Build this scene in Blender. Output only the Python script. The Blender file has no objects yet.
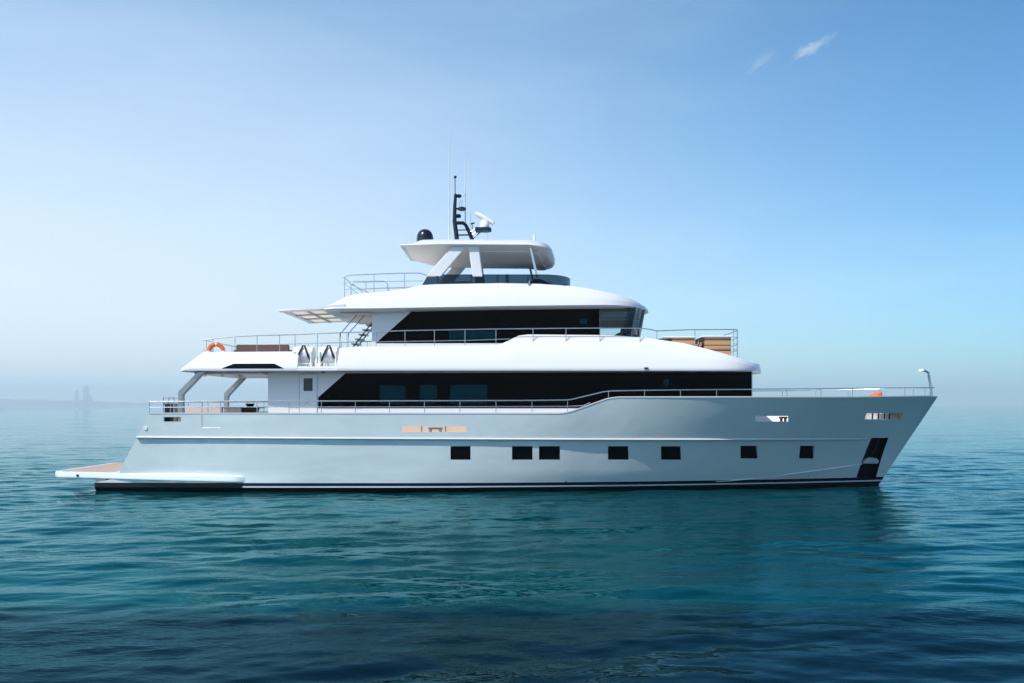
import bpy, bmesh, math, random
import numpy as np
from mathutils import Vector, Matrix

random.seed(7)
rng = np.random.default_rng(11)
R = math.radians
scene = bpy.context.scene
col = scene.collection

# ------------------------------------------------------------------ camera, sky, sun, exposure
CAM_Y, CAM_Z, FPX = -41.5, 3.1, 1075.0
cam_d = bpy.data.cameras.new('camera')
cam_d.sensor_width = 36.0
cam_d.lens = 36.0 * FPX / 1024.0
cam_d.shift_y = 63.5 / 1024.0
cam_d.clip_start = 0.1
cam_d.clip_end = 60000
cam = bpy.data.objects.new('camera', cam_d)
col.objects.link(cam)
cam.location = (0, CAM_Y, CAM_Z)
cam.rotation_euler = (R(90), 0, 0)
scene.camera = cam

SUN_EL, SUN_AZ = 52.0, -129.0            # azimuth from +Y, negative towards -X (the stern side)
SKY_SUNSIDE, SKY_FARSIDE = (.99, 1.0, .96, 1), (.27, .55, .67, 1)
world = bpy.data.worlds.new('World')
scene.world = world
world.use_nodes = True
wn, wl = world.node_tree.nodes, world.node_tree.links
wn.clear()
sky = wn.new('ShaderNodeTexSky')
sky.sky_type = 'NISHITA'
sky.sun_disc = False
sky.sun_elevation = R(SUN_EL)
sky.sun_rotation = R(SUN_AZ)
sky.altitude = 0
sky.air_density = 1.0
sky.dust_density = 0.3
sky.ozone_density = 1.2
bg = wn.new('ShaderNodeBackground')
bg.inputs['Strength'].default_value = 0.122
wo = wn.new('ShaderNodeOutputWorld')
hs = wn.new('ShaderNodeHueSaturation')
hs.inputs['Saturation'].default_value = 1.12
wl.new(sky.outputs[0], hs.inputs['Color'])
# the sky is paler on the sun's side and deeper away from it
tcw = wn.new('ShaderNodeTexCoord')
sxw = wn.new('ShaderNodeSeparateXYZ')
wl.new(tcw.outputs['Generated'], sxw.inputs[0])
def wmap(sock, f0, f1, t0, t1):
    m_ = wn.new('ShaderNodeMapRange'); m_.interpolation_type = 'SMOOTHSTEP'
    for k_, v_ in (('From Min', f0), ('From Max', f1), ('To Min', t0), ('To Max', t1)): m_.inputs[k_].default_value = v_
    wl.new(sock, m_.inputs['Value']); return m_.outputs[0]
side = wmap(sxw.outputs['X'], -.60, .62, 0, 1)
tint = wn.new('ShaderNodeMix'); tint.data_type = 'RGBA'
tint.inputs['A'].default_value = SKY_SUNSIDE
tint.inputs['B'].default_value = SKY_FARSIDE
wl.new(side, tint.inputs['Factor'])
mulw = wn.new('ShaderNodeMix'); mulw.data_type = 'RGBA'; mulw.blend_type = 'MULTIPLY'; mulw.inputs['Factor'].default_value = 1
wl.new(hs.outputs[0], mulw.inputs['A']); wl.new(tint.outputs['Result'], mulw.inputs['B'])
# cooler towards the horizon, and thin uneven veils of high haze
low_ = wmap(sxw.outputs['Z'], .0, .42, 0, 1)
tl = wn.new('ShaderNodeMix'); tl.data_type = 'RGBA'
tl.inputs['A'].default_value = (.90, .93, 1.04, 1); tl.inputs['B'].default_value = (.76, .92, .95, 1)
wl.new(low_, tl.inputs['Factor'])
mu2 = wn.new('ShaderNodeMix'); mu2.data_type = 'RGBA'; mu2.blend_type = 'MULTIPLY'; mu2.inputs['Factor'].default_value = 1
wl.new(mulw.outputs['Result'], mu2.inputs['A']); wl.new(tl.outputs['Result'], mu2.inputs['B'])
mpw = wn.new('ShaderNodeMapping'); mpw.inputs['Rotation'].default_value = (0, R(24), 0); mpw.inputs['Scale'].default_value = (1.3, 1.3, 5.5)
nzw = wn.new('ShaderNodeTexNoise'); nzw.inputs['Scale'].default_value = 1.5; nzw.inputs['Detail'].default_value = 5; nzw.inputs['Roughness'].default_value = .55
wl.new(tcw.outputs['Generated'], mpw.inputs[0]); wl.new(mpw.outputs[0], nzw.inputs['Vector'])
veil = wmap(nzw.outputs['Fac'], .38, .72, .0, .17)
mu3 = wn.new('ShaderNodeMix'); mu3.data_type = 'RGBA'
mu3.inputs['B'].default_value = (4.1, 5.0, 5.8, 1)
wl.new(veil, mu3.inputs['Factor']); wl.new(mu2.outputs['Result'], mu3.inputs['A'])
hz_up = wmap(sxw.outputs['Z'], .0, .50, 1, 0)
inv = wmap(side, 0, 1, .82, .08)
pr_ = wn.new('ShaderNodeMath'); pr_.operation = 'MULTIPLY'; wl.new(hz_up, pr_.inputs[0]); wl.new(inv, pr_.inputs[1])
mu4 = wn.new('ShaderNodeMix'); mu4.data_type = 'RGBA'
mu4.inputs['B'].default_value = (4.3, 4.6, 5.05, 1)
wl.new(pr_.outputs[0], mu4.inputs['Factor']); wl.new(mu3.outputs['Result'], mu4.inputs['A'])
wl.new(mu4.outputs['Result'], bg.inputs[0])
wl.new(bg.outputs[0], wo.inputs[0])

sun_d = bpy.data.lights.new('sun', 'SUN')
sun_d.energy = 2.7
sun_d.angle = R(0.6)
sun_d.color = (1.0, 0.97, 0.925)
sun = bpy.data.objects.new('sun', sun_d)
col.objects.link(sun)
sdir = Vector((math.sin(R(SUN_AZ)) * math.cos(R(SUN_EL)), math.cos(R(SUN_AZ)) * math.cos(R(SUN_EL)), math.sin(R(SUN_EL))))
sun.rotation_euler = sdir.to_track_quat('Z', 'Y').to_euler()
sun.location = (-20, 20, 40)

vs = scene.view_settings
vs.view_transform = 'Standard'
vs.look = 'None'
vs.exposure = 0.80
vs.gamma = 1.0
scene.cycles.use_denoising = True
scene.cycles.max_bounces = 10
scene.cycles.transparent_max_bounces = 16
scene.cycles.caustics_reflective = False
scene.cycles.caustics_refractive = False
scene.cycles.sample_clamp_indirect = 6.0
scene.cycles.volume_max_steps = 128
scene.cycles.volume_bounces = 2

# ------------------------------------------------------------------ helpers: pixel <-> metres at a known distance
def XP(px, y): return (px - 512.0) * (y - CAM_Y) / FPX
def ZP(py, y): return CAM_Z + (405.0 - py) * (y - CAM_Y) / FPX
def P(px, py, y): return (XP(px, y), y, ZP(py, y))
def interp(x, pts):
    xs, ys = zip(*pts)
    return float(np.interp(x, xs, ys))
def sstep(a, b, x):
    t = min(1.0, max(0.0, (x - a) / (b - a)))
    return t * t * (3 - 2 * t)

# ------------------------------------------------------------------ materials
MATS = {}
def mat(name, color=(.8, .8, .8), rough=.5, metal=0.0, coat=0.0, spec=.5, noise=None, bump=None, transmission=0.0, ior=1.45):
    m = bpy.data.materials.new(name)
    m.use_nodes = True
    n, l = m.node_tree.nodes, m.node_tree.links
    b = n['Principled BSDF']
    b.inputs['Base Color'].default_value = (*color, 1)
    b.inputs['Roughness'].default_value = rough
    b.inputs['Metallic'].default_value = metal
    b.inputs['Coat Weight'].default_value = coat
    b.inputs['Coat Roughness'].default_value = .04
    b.inputs['Specular IOR Level'].default_value = spec
    b.inputs['IOR'].default_value = ior
    b.inputs['Transmission Weight'].default_value = transmission
    tc = None
    if noise or bump:
        tc = n.new('ShaderNodeTexCoord')
    if noise:
        sc, amt, scl = noise
        nt = n.new('ShaderNodeTexNoise')
        mp = n.new('ShaderNodeMapping')
        mp.inputs['Scale'].default_value = scl
        nt.inputs['Scale'].default_value = sc
        nt.inputs['Detail'].default_value = 6
        l.new(tc.outputs['Object'], mp.inputs[0])
        l.new(mp.outputs[0], nt.inputs['Vector'])
        mx = n.new('ShaderNodeMix')
        mx.data_type = 'RGBA'
        mx.inputs['A'].default_value = (*[c * (1 - amt) for c in color], 1)
        mx.inputs['B'].default_value = (*[min(1, c * (1 + amt)) for c in color], 1)
        l.new(nt.outputs['Fac'], mx.inputs['Factor'])
        l.new(mx.outputs['Result'], b.inputs['Base Color'])
        rm = n.new('ShaderNodeMapRange')
        rm.inputs['To Min'].default_value = rough * .7
        rm.inputs['To Max'].default_value = min(1, rough * 1.4)
        l.new(nt.outputs['Fac'], rm.inputs['Value'])
        l.new(rm.outputs[0], b.inputs['Roughness'])
    if bump:
        sc, st, dist = bump
        nb = n.new('ShaderNodeTexNoise')
        nb.inputs['Scale'].default_value = sc
        nb.inputs['Detail'].default_value = 2
        bp = n.new('ShaderNodeBump')
        bp.inputs['Strength'].default_value = st
        bp.inputs['Distance'].default_value = dist
        l.new(tc.outputs['Object'], nb.inputs['Vector'])
        l.new(nb.outputs['Fac'], bp.inputs['Height'])
        l.new(bp.outputs[0], b.inputs['Normal'])
        l.new(bp.outputs[0], b.inputs['Coat Normal'])
    MATS[name] = m
    return m

M_HULL = mat('hull_gelcoat', (.90, .96, .95), .05, metal=.26, coat=1.0, noise=(.7, .03, (1, 1, 1)), bump=(.7, .42, .07))
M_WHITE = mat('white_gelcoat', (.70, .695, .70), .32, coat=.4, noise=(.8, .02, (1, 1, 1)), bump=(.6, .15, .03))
M_WHITE2 = mat('white_panel', (.85, .845, .84), .45, noise=(2, .03, (1, 1, 1)))
M_CREAM = mat('cream_headliner', (.87, .80, .73), .55, noise=(2, .03, (1, 1, 1)))
M_NAVY = mat('navy_stripe', (.006, .010, .035), .25, coat=.4)
M_BLACKPAINT = mat('black_antifouling', (.006, .007, .009), .5, noise=(4, .3, (1, 1, 1)))
M_BLACK = mat('black_gloss', (.006, .007, .010), .18, coat=.3)
M_WHITE_SHADE = mat('white_lifted_in_shade', (.90, .89, .89), .35, coat=.3, noise=(2, .02, (1, 1, 1)))  # the white gelcoat made lighter to offset shade on walls, soffit, pillars
M_STEEL = mat('stainless_steel', (.62, .63, .65), .22, metal=1.0, noise=(9, .08, (1, 1, 1)))
M_GREYMETAL = mat('brushed_grey_metal', (.45, .45, .45), .38, metal=.9, noise=(6, .1, (1, 1, 1)))
M_DARKIN = mat('dark_interior', (.004, .0045, .006), .7, noise=(3, .4, (1, 1, 1)))
M_ORANGE = mat('orange_plastic', (.85, .16, .02), .45, noise=(8, .1, (1, 1, 1)))
M_REFL = mat('white_reflective_tape', (.85, .85, .85), .35, noise=(8, .03, (1, 1, 1)))
M_RATTAN = mat('brown_woven_rattan', (.16, .09, .075), .75, noise=(22, .4, (1, 1, 3)), bump=(40, .6, .02))
M_CUSHION = mat('cream_cushion', (.72, .62, .56), .85, noise=(6, .08, (1, 1, 1)), bump=(30, .3, .01))
M_PINK = mat('taupe_cushion', (.42, .30, .28), .85, noise=(6, .1, (1, 1, 1)))
M_DARKWOOD = mat('dark_walnut', (.07, .045, .025), .4, noise=(5, .35, (.4, 4, 4)))
M_RAFT = mat('white_fibreglass', (.80, .80, .80), .35, noise=(4, .05, (1, 1, 1)), bump=(5, .3, .02))
M_RUBBER = mat('black_webbing', (.01, .01, .012), .7, noise=(15, .2, (1, 1, 1)))
M_DOME = mat('black_radome', (.004, .006, .010), .22, coat=.5, noise=(3, .2, (1, 1, 1)))
M_ANCHOR = mat('galvanised_anchor', (.72, .73, .74), .45, metal=.3, noise=(6, .15, (1, 1, 1)))

def teak(name, c1, c2, plank):
    m = bpy.data.materials.new(name); m.use_nodes = True
    n, l = m.node_tree.nodes, m.node_tree.links
    b = n['Principled BSDF']; b.inputs['Roughness'].default_value = .6
    tc = n.new('ShaderNodeTexCoord')
    wv = n.new('ShaderNodeTexWave'); wv.wave_type = 'BANDS'; wv.bands_direction = plank[0]
    wv.inputs['Scale'].default_value = plank[1]; wv.inputs['Distortion'].default_value = 0
    ra = n.new('ShaderNodeValToRGB')
    ra.color_ramp.elements[0].position = .04; ra.color_ramp.elements[0].color = (.12, .12, .12, 1)
    ra.color_ramp.elements[1].position = .12; ra.color_ramp.elements[1].color = (1, 1, 1, 1)
    nt = n.new('ShaderNodeTexNoise'); nt.inputs['Scale'].default_value = 3; nt.inputs['Detail'].default_value = 8
    mp = n.new('ShaderNodeMapping'); mp.inputs['Scale'].default_value = (.5, 6, 6)
    mx = n.new('ShaderNodeMix'); mx.data_type = 'RGBA'
    mx.inputs['A'].default_value = (*c1, 1); mx.inputs['B'].default_value = (*c2, 1)
    ml = n.new('ShaderNodeMix'); ml.data_type = 'RGBA'; ml.blend_type = 'MULTIPLY'; ml.inputs['Factor'].default_value = 1
    l.new(tc.outputs['Object'], wv.inputs['Vector']); l.new(wv.outputs['Fac'], ra.inputs[0])
    l.new(tc.outputs['Object'], mp.inputs[0]); l.new(mp.outputs[0], nt.inputs['Vector'])
    l.new(nt.outputs['Fac'], mx.inputs['Factor'])
    l.new(mx.outputs['Result'], ml.inputs['A']); l.new(ra.outputs[0], ml.inputs['B'])
    l.new(ml.outputs['Result'], b.inputs['Base Color'])
    return m
M_TEAKDECK = teak('teak_deck', (.46, .30, .21), (.60, .41, .31), ('Y', 2.6))
M_TEAKPANEL = teak('teak_panel', (.47, .25, .12), (.62, .36, .18), ('Z', 1.6))

def glass(name, tint, rough=.02, refl=1.0):
    """tinted marine glass: light goes through with a tint, the face reflects by Fresnel"""
    m = bpy.data.materials.new(name); m.use_nodes = True
    n, l = m.node_tree.nodes, m.node_tree.links
    n.remove(n['Principled BSDF'])
    out = n['Material Output']
    tr = n.new('ShaderNodeBsdfTransparent'); tr.inputs[0].default_value = (*tint, 1)
    gl = n.new('ShaderNodeBsdfGlossy'); gl.inputs['Roughness'].default_value = rough
    gl.inputs['Color'].default_value = (refl, refl, refl, 1)
    fr = n.new('ShaderNodeFresnel'); fr.inputs['IOR'].default_value = 1.45
    tc = n.new('ShaderNodeTexCoord')
    nb = n.new('ShaderNodeTexNoise'); nb.inputs['Scale'].default_value = .8
    bp = n.new('ShaderNodeBump'); bp.inputs['Strength'].default_value = .12; bp.inputs['Distance'].default_value = .03
    l.new(tc.outputs['Object'], nb.inputs['Vector']); l.new(nb.outputs['Fac'], bp.inputs['Height'])
    l.new(bp.outputs[0], gl.inputs['Normal'])
    mx = n.new('ShaderNodeMixShader')
    l.new(fr.outputs[0], mx.inputs[0]); l.new(tr.outputs[0], mx.inputs[1]); l.new(gl.outputs[0], mx.inputs[2])
    l.new(mx.outputs[0], out.inputs['Surface'])
    return m
M_GLASS = glass('dark_tinted_glass', (.014, .17, .21), refl=.12)
M_GLASS_FLY = glass('smoked_windscreen_glass', (.055, .10, .14), refl=.5)
M_GLASS_CLEAR = glass('wheelhouse_glass', (.80, .88, .90))
M_BLACKGLASS = mat('black_glass', (.003, .0035, .004), .06, spec=.12, noise=(2, .2, (1, 1, 1)))
M_CLEAR = glass('small_window_glass', (.80, .92, .94))

def fabric_awning():
    m = bpy.data.materials.new('awning_fabric'); m.use_nodes = True
    n, l = m.node_tree.nodes, m.node_tree.links
    out = n['Material Output']; n.remove(n['Principled BSDF'])
    d = n.new('ShaderNodeBsdfDiffuse'); d.inputs[0].default_value = (.80, .74, .66, 1)
    t = n.new('ShaderNodeBsdfTranslucent'); t.inputs[0].default_value = (.80, .70, .58, 1)
    mx = n.new('ShaderNodeMixShader'); mx.inputs[0].default_value = .45
    l.new(d.outputs[0], mx.inputs[1]); l.new(t.outputs[0], mx.inputs[2]); l.new(mx.outputs[0], out.inputs['Surface'])
    return m
M_FABRIC = fabric_awning()

# ------------------------------------------------------------------ mesh builder
class MB:
    def __init__(self): self.v, self.f, self.m = [], [], []
    def add(self, vs, fs, mi=0):
        o = len(self.v)
        self.v += [tuple(p) for p in vs]
        self.f += [tuple(i + o for i in f) for f in fs]
        self.m += [mi] * len(fs)
        return self
    def box(self, x0, x1, y0, y1, z0, z1, mi=0):
        vs = [(x0, y0, z0), (x1, y0, z0), (x1, y1, z0), (x0, y1, z0), (x0, y0, z1), (x1, y0, z1), (x1, y1, z1), (x0, y1, z1)]
        return self.add(vs, [(0, 3, 2, 1), (4, 5, 6, 7), (0, 1, 5, 4), (1, 2, 6, 5), (2, 3, 7, 6), (3, 0, 4, 7)], mi)
    def prism(self, poly, y0, y1, mi=0):
        """polygon of (x, z) extruded along y"""
        n = len(poly)
        vs = [(x, y0, z) for x, z in poly] + [(x, y1, z) for x, z in poly]
        fs = [tuple(range(n)), tuple(range(2 * n - 1, n - 1, -1))]
        for i in range(n):
            j = (i + 1) % n
            fs.append((i, i + n, j + n, j))
        return self.add(vs, fs, mi)
    def slab(self, poly, z0, z1, mi=0):
        """polygon of (x, y) extruded along z"""
        n = len(poly)
        vs = [(x, y, z0) for x, y in poly] + [(x, y, z1) for x, y in poly]
        fs = [tuple(range(n - 1, -1, -1)), tuple(range(n, 2 * n))]
        for i in range(n):
            j = (i + 1) % n
            fs.append((i, j, j + n, i + n))
        return self.add(vs, fs, mi)
    def tube(self, path, r, n=8, mi=0, closed=False):
        pts = [Vector(p) for p in path]
        rr = r if isinstance(r, (list, tuple)) else [r] * len(pts)
        rings = []
        up = Vector((0, 0, 1))
        N = len(pts)
        for i, p in enumerate(pts):
            if closed: t = pts[(i + 1) % N] - pts[i - 1]
            else: t = (pts[min(i + 1, N - 1)] - pts[max(i - 1, 0)])
            t.normalize()
            ref = up if abs(t.dot(up)) < .95 else Vector((1, 0, 0))
            a = t.cross(ref).normalized(); b = a.cross(t).normalized()
            rings.append([p + (a * math.cos(k * 2 * math.pi / n) + b * math.sin(k * 2 * math.pi / n)) * rr[i] for k in range(n)])
        return self.loft(rings, closed_ring=True, cap=not closed, wrap=closed, mi=mi)
    def loft(self, rings, closed_ring=True, cap=True, wrap=False, mi=0, row_mats=None):
        n = len(rings[0]); o = len(self.v)
        for r in rings: self.v += [tuple(p) for p in r]
        K = len(rings)
        for i in range(K if wrap else K - 1):
            i2 = (i + 1) % K
            for k in range(n if closed_ring else n - 1):
                k2 = (k + 1) % n
                self.f.append((o + i * n + k, o + i * n + k2, o + i2 * n + k2, o + i2 * n + k))
                self.m.append(row_mats[k] if row_mats else mi)
        if cap and not wrap and closed_ring:
            self.f.append(tuple(o + k for k in range(n - 1, -1, -1))); self.m.append(mi)
            self.f.append(tuple(o + (K - 1) * n + k for k in range(n))); self.m.append(mi)
        return self
    def lathe(self, prof, c=(0, 0, 0), n=24, mi=0):
        rings = [[(c[0] + r * math.cos(2 * math.pi * k / n), c[1] + r * math.sin(2 * math.pi * k / n), c[2] + z) for k in range(n)] for r, z in prof]
        return self.loft(rings, mi=mi)
    def rot(self, ang, axis, c):
        M = Matrix.Translation(c) @ Matrix.Rotation(ang, 4, axis) @ Matrix.Translation(-Vector(c))
        self.v = [tuple(M @ Vector(p)) for p in self.v]
        return self
    def build(self, name, mats, parent=None, smooth=35, bevel=0, recalc=True):
        me = bpy.data.meshes.new(name)
        me.from_pydata(self.v, [], self.f)
        mats = mats if isinstance(mats, (list, tuple)) else [mats]
        for mm in mats: me.materials.append(mm)
        me.polygons.foreach_set('material_index', self.m)
        if recalc or bevel:
            bm = bmesh.new(); bm.from_mesh(me)
            bmesh.ops.remove_doubles(bm, verts=bm.verts, dist=1e-5)
            bmesh.ops.recalc_face_normals(bm, faces=bm.faces)
            if bevel:
                es = [e for e in bm.edges if len(e.link_faces) == 2 and e.calc_face_angle(0) > R(30)]
                bmesh.ops.bevel(bm, geom=es, offset=bevel, segments=2, affect='EDGES', clamp_overlap=True)
            bm.to_mesh(me); bm.free()
        if smooth:
            me.shade_smooth()
            me.set_sharp_from_angle(angle=R(smooth))
        o = bpy.data.objects.new(name, me)
        col.objects.link(o)
        if parent: o.parent = parent
        return o

def carve(ob, cutters):
    """cut real openings into a mesh once, here, and throw the cutting shapes away"""
    tmp = []
    for mb, mats in cutters:
        c = mb.build('cut', mats, None, smooth=0)
        tmp.append(c)
        md = ob.modifiers.new('cut', 'BOOLEAN'); md.operation = 'DIFFERENCE'; md.solver = 'EXACT'
        md.object = c; md.material_mode = 'TRANSFER'
    bpy.context.view_layer.update()
    dg = bpy.context.evaluated_depsgraph_get()
    me = bpy.data.meshes.new_from_object(ob.evaluated_get(dg))
    ob.modifiers.clear()
    ob.data = me
    for c in tmp: bpy.data.objects.remove(c, do_unlink=True)
    me.shade_smooth(); me.set_sharp_from_angle(angle=R(35))
    return ob

def thing(name, label, cat, loc=(0, 0, 0), group=None):
    o = bpy.data.objects.new(name, None)
    o.empty_display_size = .3
    o.location = loc
    col.objects.link(o)
    return tag(o, label, cat, group)
def tag(o, label, cat, group=None):
    o['label'] = label; o['category'] = cat
    if group: o['group'] = group
    return o
def under(o, parent):
    """parent keeping the world place"""
    o.parent = parent
    o.matrix_parent_inverse = Matrix.Translation(parent.location).inverted()
    return o

# ------------------------------------------------------------------ SEA (one displaced sheet out to the horizon)
FAR = 19000.0
def sea_sheet():
    d, rows = 7.0, []
    while d < 55: rows.append(d); d += 0.055 + 0.0011 * max(0, d - 12)
    while d < 200: rows.append(d); d += 0.10 + 0.012 * (d - 50)
    while d < FAR: rows.append(d); d *= 1.12
    rows.append(FAR)
    back = [-FAR, -4000, -1800, -800, -350, -150, -70, -35, -18, -10, -5, -2, 1, 3.5, 5.5]
    dist = np.array(back + rows)
    Y = dist + CAM_Y
    inner = np.linspace(-1, 1, 840)
    W = 16 + .66 * np.clip(np.abs(dist), 0, 3000)
    outer = np.array([.02, .06, .15, .32, .6, 1.0])
    X = inner[None, :] * W[:, None]
    right = W[:, None] + (FAR - W[:, None]) * outer[None, :] ** 1.5
    X = np.concatenate([-right[:, ::-1], X, right], 1)
    YY = np.repeat(Y[:, None], X.shape[1], 1)
    Z = np.zeros_like(X)
    sp = np.gradient(Y)
    spx = 2 * W / 840
    for k in range(90):
 
        lam = 0.24 * (30.0 ** (k / 89.0)) * rng.uniform(.9, 1.1)
        th = R(-78) + rng.normal(0, .42)              # chop running towards the camera, a little across
        if rng.random() < .25: th = rng.uniform(-math.pi, 0)
        kx, ky = math.cos(th) * 2 * math.pi / lam, math.sin(th) * 2 * math.pi / lam
        slope = .0185 * min(1.0, (lam / .8) ** .8) * (1.0 if lam < 2.0 else (2.0 / lam) ** 1.1)
        amp = slope * lam / (2 * math.pi)
        ph = rng.uniform(0, 6.28)
        fade = np.clip((lam / np.maximum(sp, spx) - 3.0) / 3.0, 0, 1)[:, None]
        # wave groups: patches of stronger and calmer chop
        g = .65 + .5 * np.sin(X * .11 * math.cos(th + 1) + YY * .16 + ph * 3) * np.sin(X * .05 - YY * .09 + ph)
        a = kx * X + ky * YY + ph
        Z += fade * amp * g * (np.sin(a) + .22 * np.cos(2 * a))
    n_r, n_c = X.shape
    co = np.stack([X, YY, Z], -1).reshape(-1, 3).astype(np.float32)
    idx = np.arange(n_r * n_c).reshape(n_r, n_c)
    q = np.stack([idx[:-1, :-1], idx[:-1, 1:], idx[1:, 1:], idx[1:, :-1]], -1).reshape(-1).astype(np.int32)
    me = bpy.data.meshes.new('sea')
    nf = len(q) // 4
    me.vertices.add(len(co)); me.vertices.foreach_set('co', co.reshape(-1))
    me.loops.add(len(q)); me.loops.foreach_set('vertex_index', q)
    me.polygons.add(nf); me.polygons.foreach_set('loop_start', np.arange(0, len(q), 4, dtype=np.int32))
    me.update(calc_edges=True)
    me.shade_smooth()
    o = bpy.data.objects.new('sea', me); col.objects.link(o)
    o['kind'] = 'structure'
    m = bpy.data.materials.new('sea_water'); m.use_nodes = True
    n, l = m.node_tree.nodes, m.node_tree.links
    n.remove(n['Principled BSDF'])
    body = n.new('ShaderNodeBsdfDiffuse')
    gloss = n.new('ShaderNodeBsdfGlossy'); gloss.inputs['Roughness'].default_value = .012
    fres = n.new('ShaderNodeFresnel'); fres.inputs['IOR'].default_value = 1.333
    fm_ = n.new('ShaderNodeMapRange'); fm_.inputs['From Min'].default_value = .30; fm_.inputs['From Max'].default_value = .95
    l.new(fres.outputs[0], fm_.inputs['Value'])
    gc = n.new('ShaderNodeMix'); gc.data_type = 'RGBA'
    gc.inputs['A'].default_value = (.14, .66, .73, 1); gc.inputs['B'].default_value = (.95, 1, 1, 1)   # teal is put into the colour of steeper reflections
    l.new(fm_.outputs[0], gc.inputs['Factor']); pass
    gn = n.new('ShaderNodeMix'); gn.data_type = 'RGBA'          # navy band close in: reflections made greyer
    gn.inputs['A'].default_value = (.22, .52, .62, 1)
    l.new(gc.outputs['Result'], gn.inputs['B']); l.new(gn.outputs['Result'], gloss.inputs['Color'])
    pol = n.new('ShaderNodeMath'); pol.operation = 'POWER'; pol.inputs[1].default_value = 1.25   # polarised view of the water
    l.new(fres.outputs[0], pol.inputs[0])
    wmix = n.new('ShaderNodeMixShader')
    l.new(pol.outputs[0], wmix.inputs[0]); l.new(body.outputs[0], wmix.inputs[1]); l.new(gloss.outputs[0], wmix.inputs[2])
    l.new(wmix.outputs[0], n['Material Output'].inputs['Surface'])
    geo = n.new('ShaderNodeNewGeometry')
    # body colour: turquoise water, a darker navy band put into the colour close in (its edge lies about 16 m off the lens)
    sx = n.new('ShaderNodeSeparateXYZ'); l.new(geo.outputs['Position'], sx.inputs[0])
    nz = n.new('ShaderNodeTexNoise'); nz.inputs['Scale'].default_value = .35; nz.inputs['Detail'].default_value = 3
    l.new(geo.outputs['Position'], nz.inputs['Vector'])
    off = n.new('ShaderNodeMath'); off.operation = 'MULTIPLY_ADD'; off.inputs[1].default_value = 1.6
    l.new(nz.outputs['Fac'], off.inputs[0]); l.new(sx.outputs['Y'], off.inputs[2])
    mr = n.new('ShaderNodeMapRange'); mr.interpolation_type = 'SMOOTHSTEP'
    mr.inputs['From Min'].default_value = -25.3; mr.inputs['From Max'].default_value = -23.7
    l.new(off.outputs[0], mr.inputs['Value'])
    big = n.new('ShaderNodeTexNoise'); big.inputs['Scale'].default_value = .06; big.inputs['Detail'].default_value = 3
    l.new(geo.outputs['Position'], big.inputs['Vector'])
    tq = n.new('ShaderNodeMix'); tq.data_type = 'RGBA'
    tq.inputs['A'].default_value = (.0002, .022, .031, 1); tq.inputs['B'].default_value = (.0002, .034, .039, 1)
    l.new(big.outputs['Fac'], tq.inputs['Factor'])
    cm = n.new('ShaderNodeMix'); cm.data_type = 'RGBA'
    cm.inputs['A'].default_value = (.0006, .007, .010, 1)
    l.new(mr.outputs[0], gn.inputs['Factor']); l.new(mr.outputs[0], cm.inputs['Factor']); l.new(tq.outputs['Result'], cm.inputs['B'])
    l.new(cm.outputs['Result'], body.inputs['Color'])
    # fine ripples
    mp = n.new('ShaderNodeMapping'); mp.inputs['Scale'].default_value = (1.0, 1.7, 1); mp.inputs['Rotation'].default_value = (0, 0, R(14))
    l.new(geo.outputs['Position'], mp.inputs[0])
    r1 = n.new('ShaderNodeTexNoise'); r1.inputs['Scale'].default_value = 4.2; r1.inputs['Detail'].default_value = 4; r1.inputs['Roughness'].default_value = .55
    r2 = n.new('ShaderNodeTexNoise'); r2.inputs['Scale'].default_value = .55; r2.inputs['Detail'].default_value = 4; r2.inputs['Roughness'].default_value = .6
    for r in (r1, r2): l.new(mp.outputs[0], r.inputs['Vector'])
    pn = n.new('ShaderNodeTexNoise'); pn.inputs['Scale'].default_value = .16; pn.inputs['Detail'].default_value = 3
    l.new(mp.outputs[0], pn.inputs['Vector'])
    pm = n.new('ShaderNodeMapRange'); pm.inputs['From Min'].default_value = .40; pm.inputs['From Max'].default_value = .66; pm.inputs['To Min'].default_value = .06; pm.inputs['To Max'].default_value = .60
    l.new(pn.outputs['Fac'], pm.inputs['Value'])
    b1 = n.new('ShaderNodeBump'); l.new(pm.outputs[0], b1.inputs['Strength']); b1.inputs['Distance'].default_value = .035
    b2 = n.new('ShaderNodeBump'); b2.inputs['Strength'].default_value = .16; b2.inputs['Distance'].default_value = .16
    l.new(r1.outputs['Fac'], b1.inputs['Height']); l.new(r2.outputs['Fac'], b2.inputs['Height'])
    l.new(b2.outputs[0], b1.inputs['Normal']); [l.new(b1.outputs[0], q.inputs['Normal']) for q in (gloss, fres)]
    me.materials.append(m)
    return o
sea_sheet()

# far coast and its two towers
M_LAND = mat('far_land', (.14, .15, .15), .9, noise=(.01, .3, (1, 1, 1)))
M_TOWER = mat('far_tower_facade', (.26, .30, .36), .6, noise=(.05, .15, (1, 1, 8)))
LY = 14000.0
land = MB()
pts = []
rr = random.Random(3)
xs = np.linspace(XP(-160, LY), XP(182, LY), 90)
def land_h(px):
    return interp(px, [(-160, 32), (0, 30), (30, 24), (60, 20), (72, 22), (96, 16), (120, 13), (150, 9), (182, 1)])
rings = []
for x in xs:
    px = 512 + x * FPX / (LY - CAM_Y)
    h = max(.6, 2.9 * land_h(px) * rr.uniform(.82, 1.12))
    rings.append([(x, LY - 60, -2), (x, LY - 40, h * .55), (x, LY + 40, h), (x, LY + 260, h * .9), (x, LY + 420, -2)])
land.loft(rings)
lo = land.build('land', M_LAND, smooth=60); lo['kind'] = 'structure'

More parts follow.
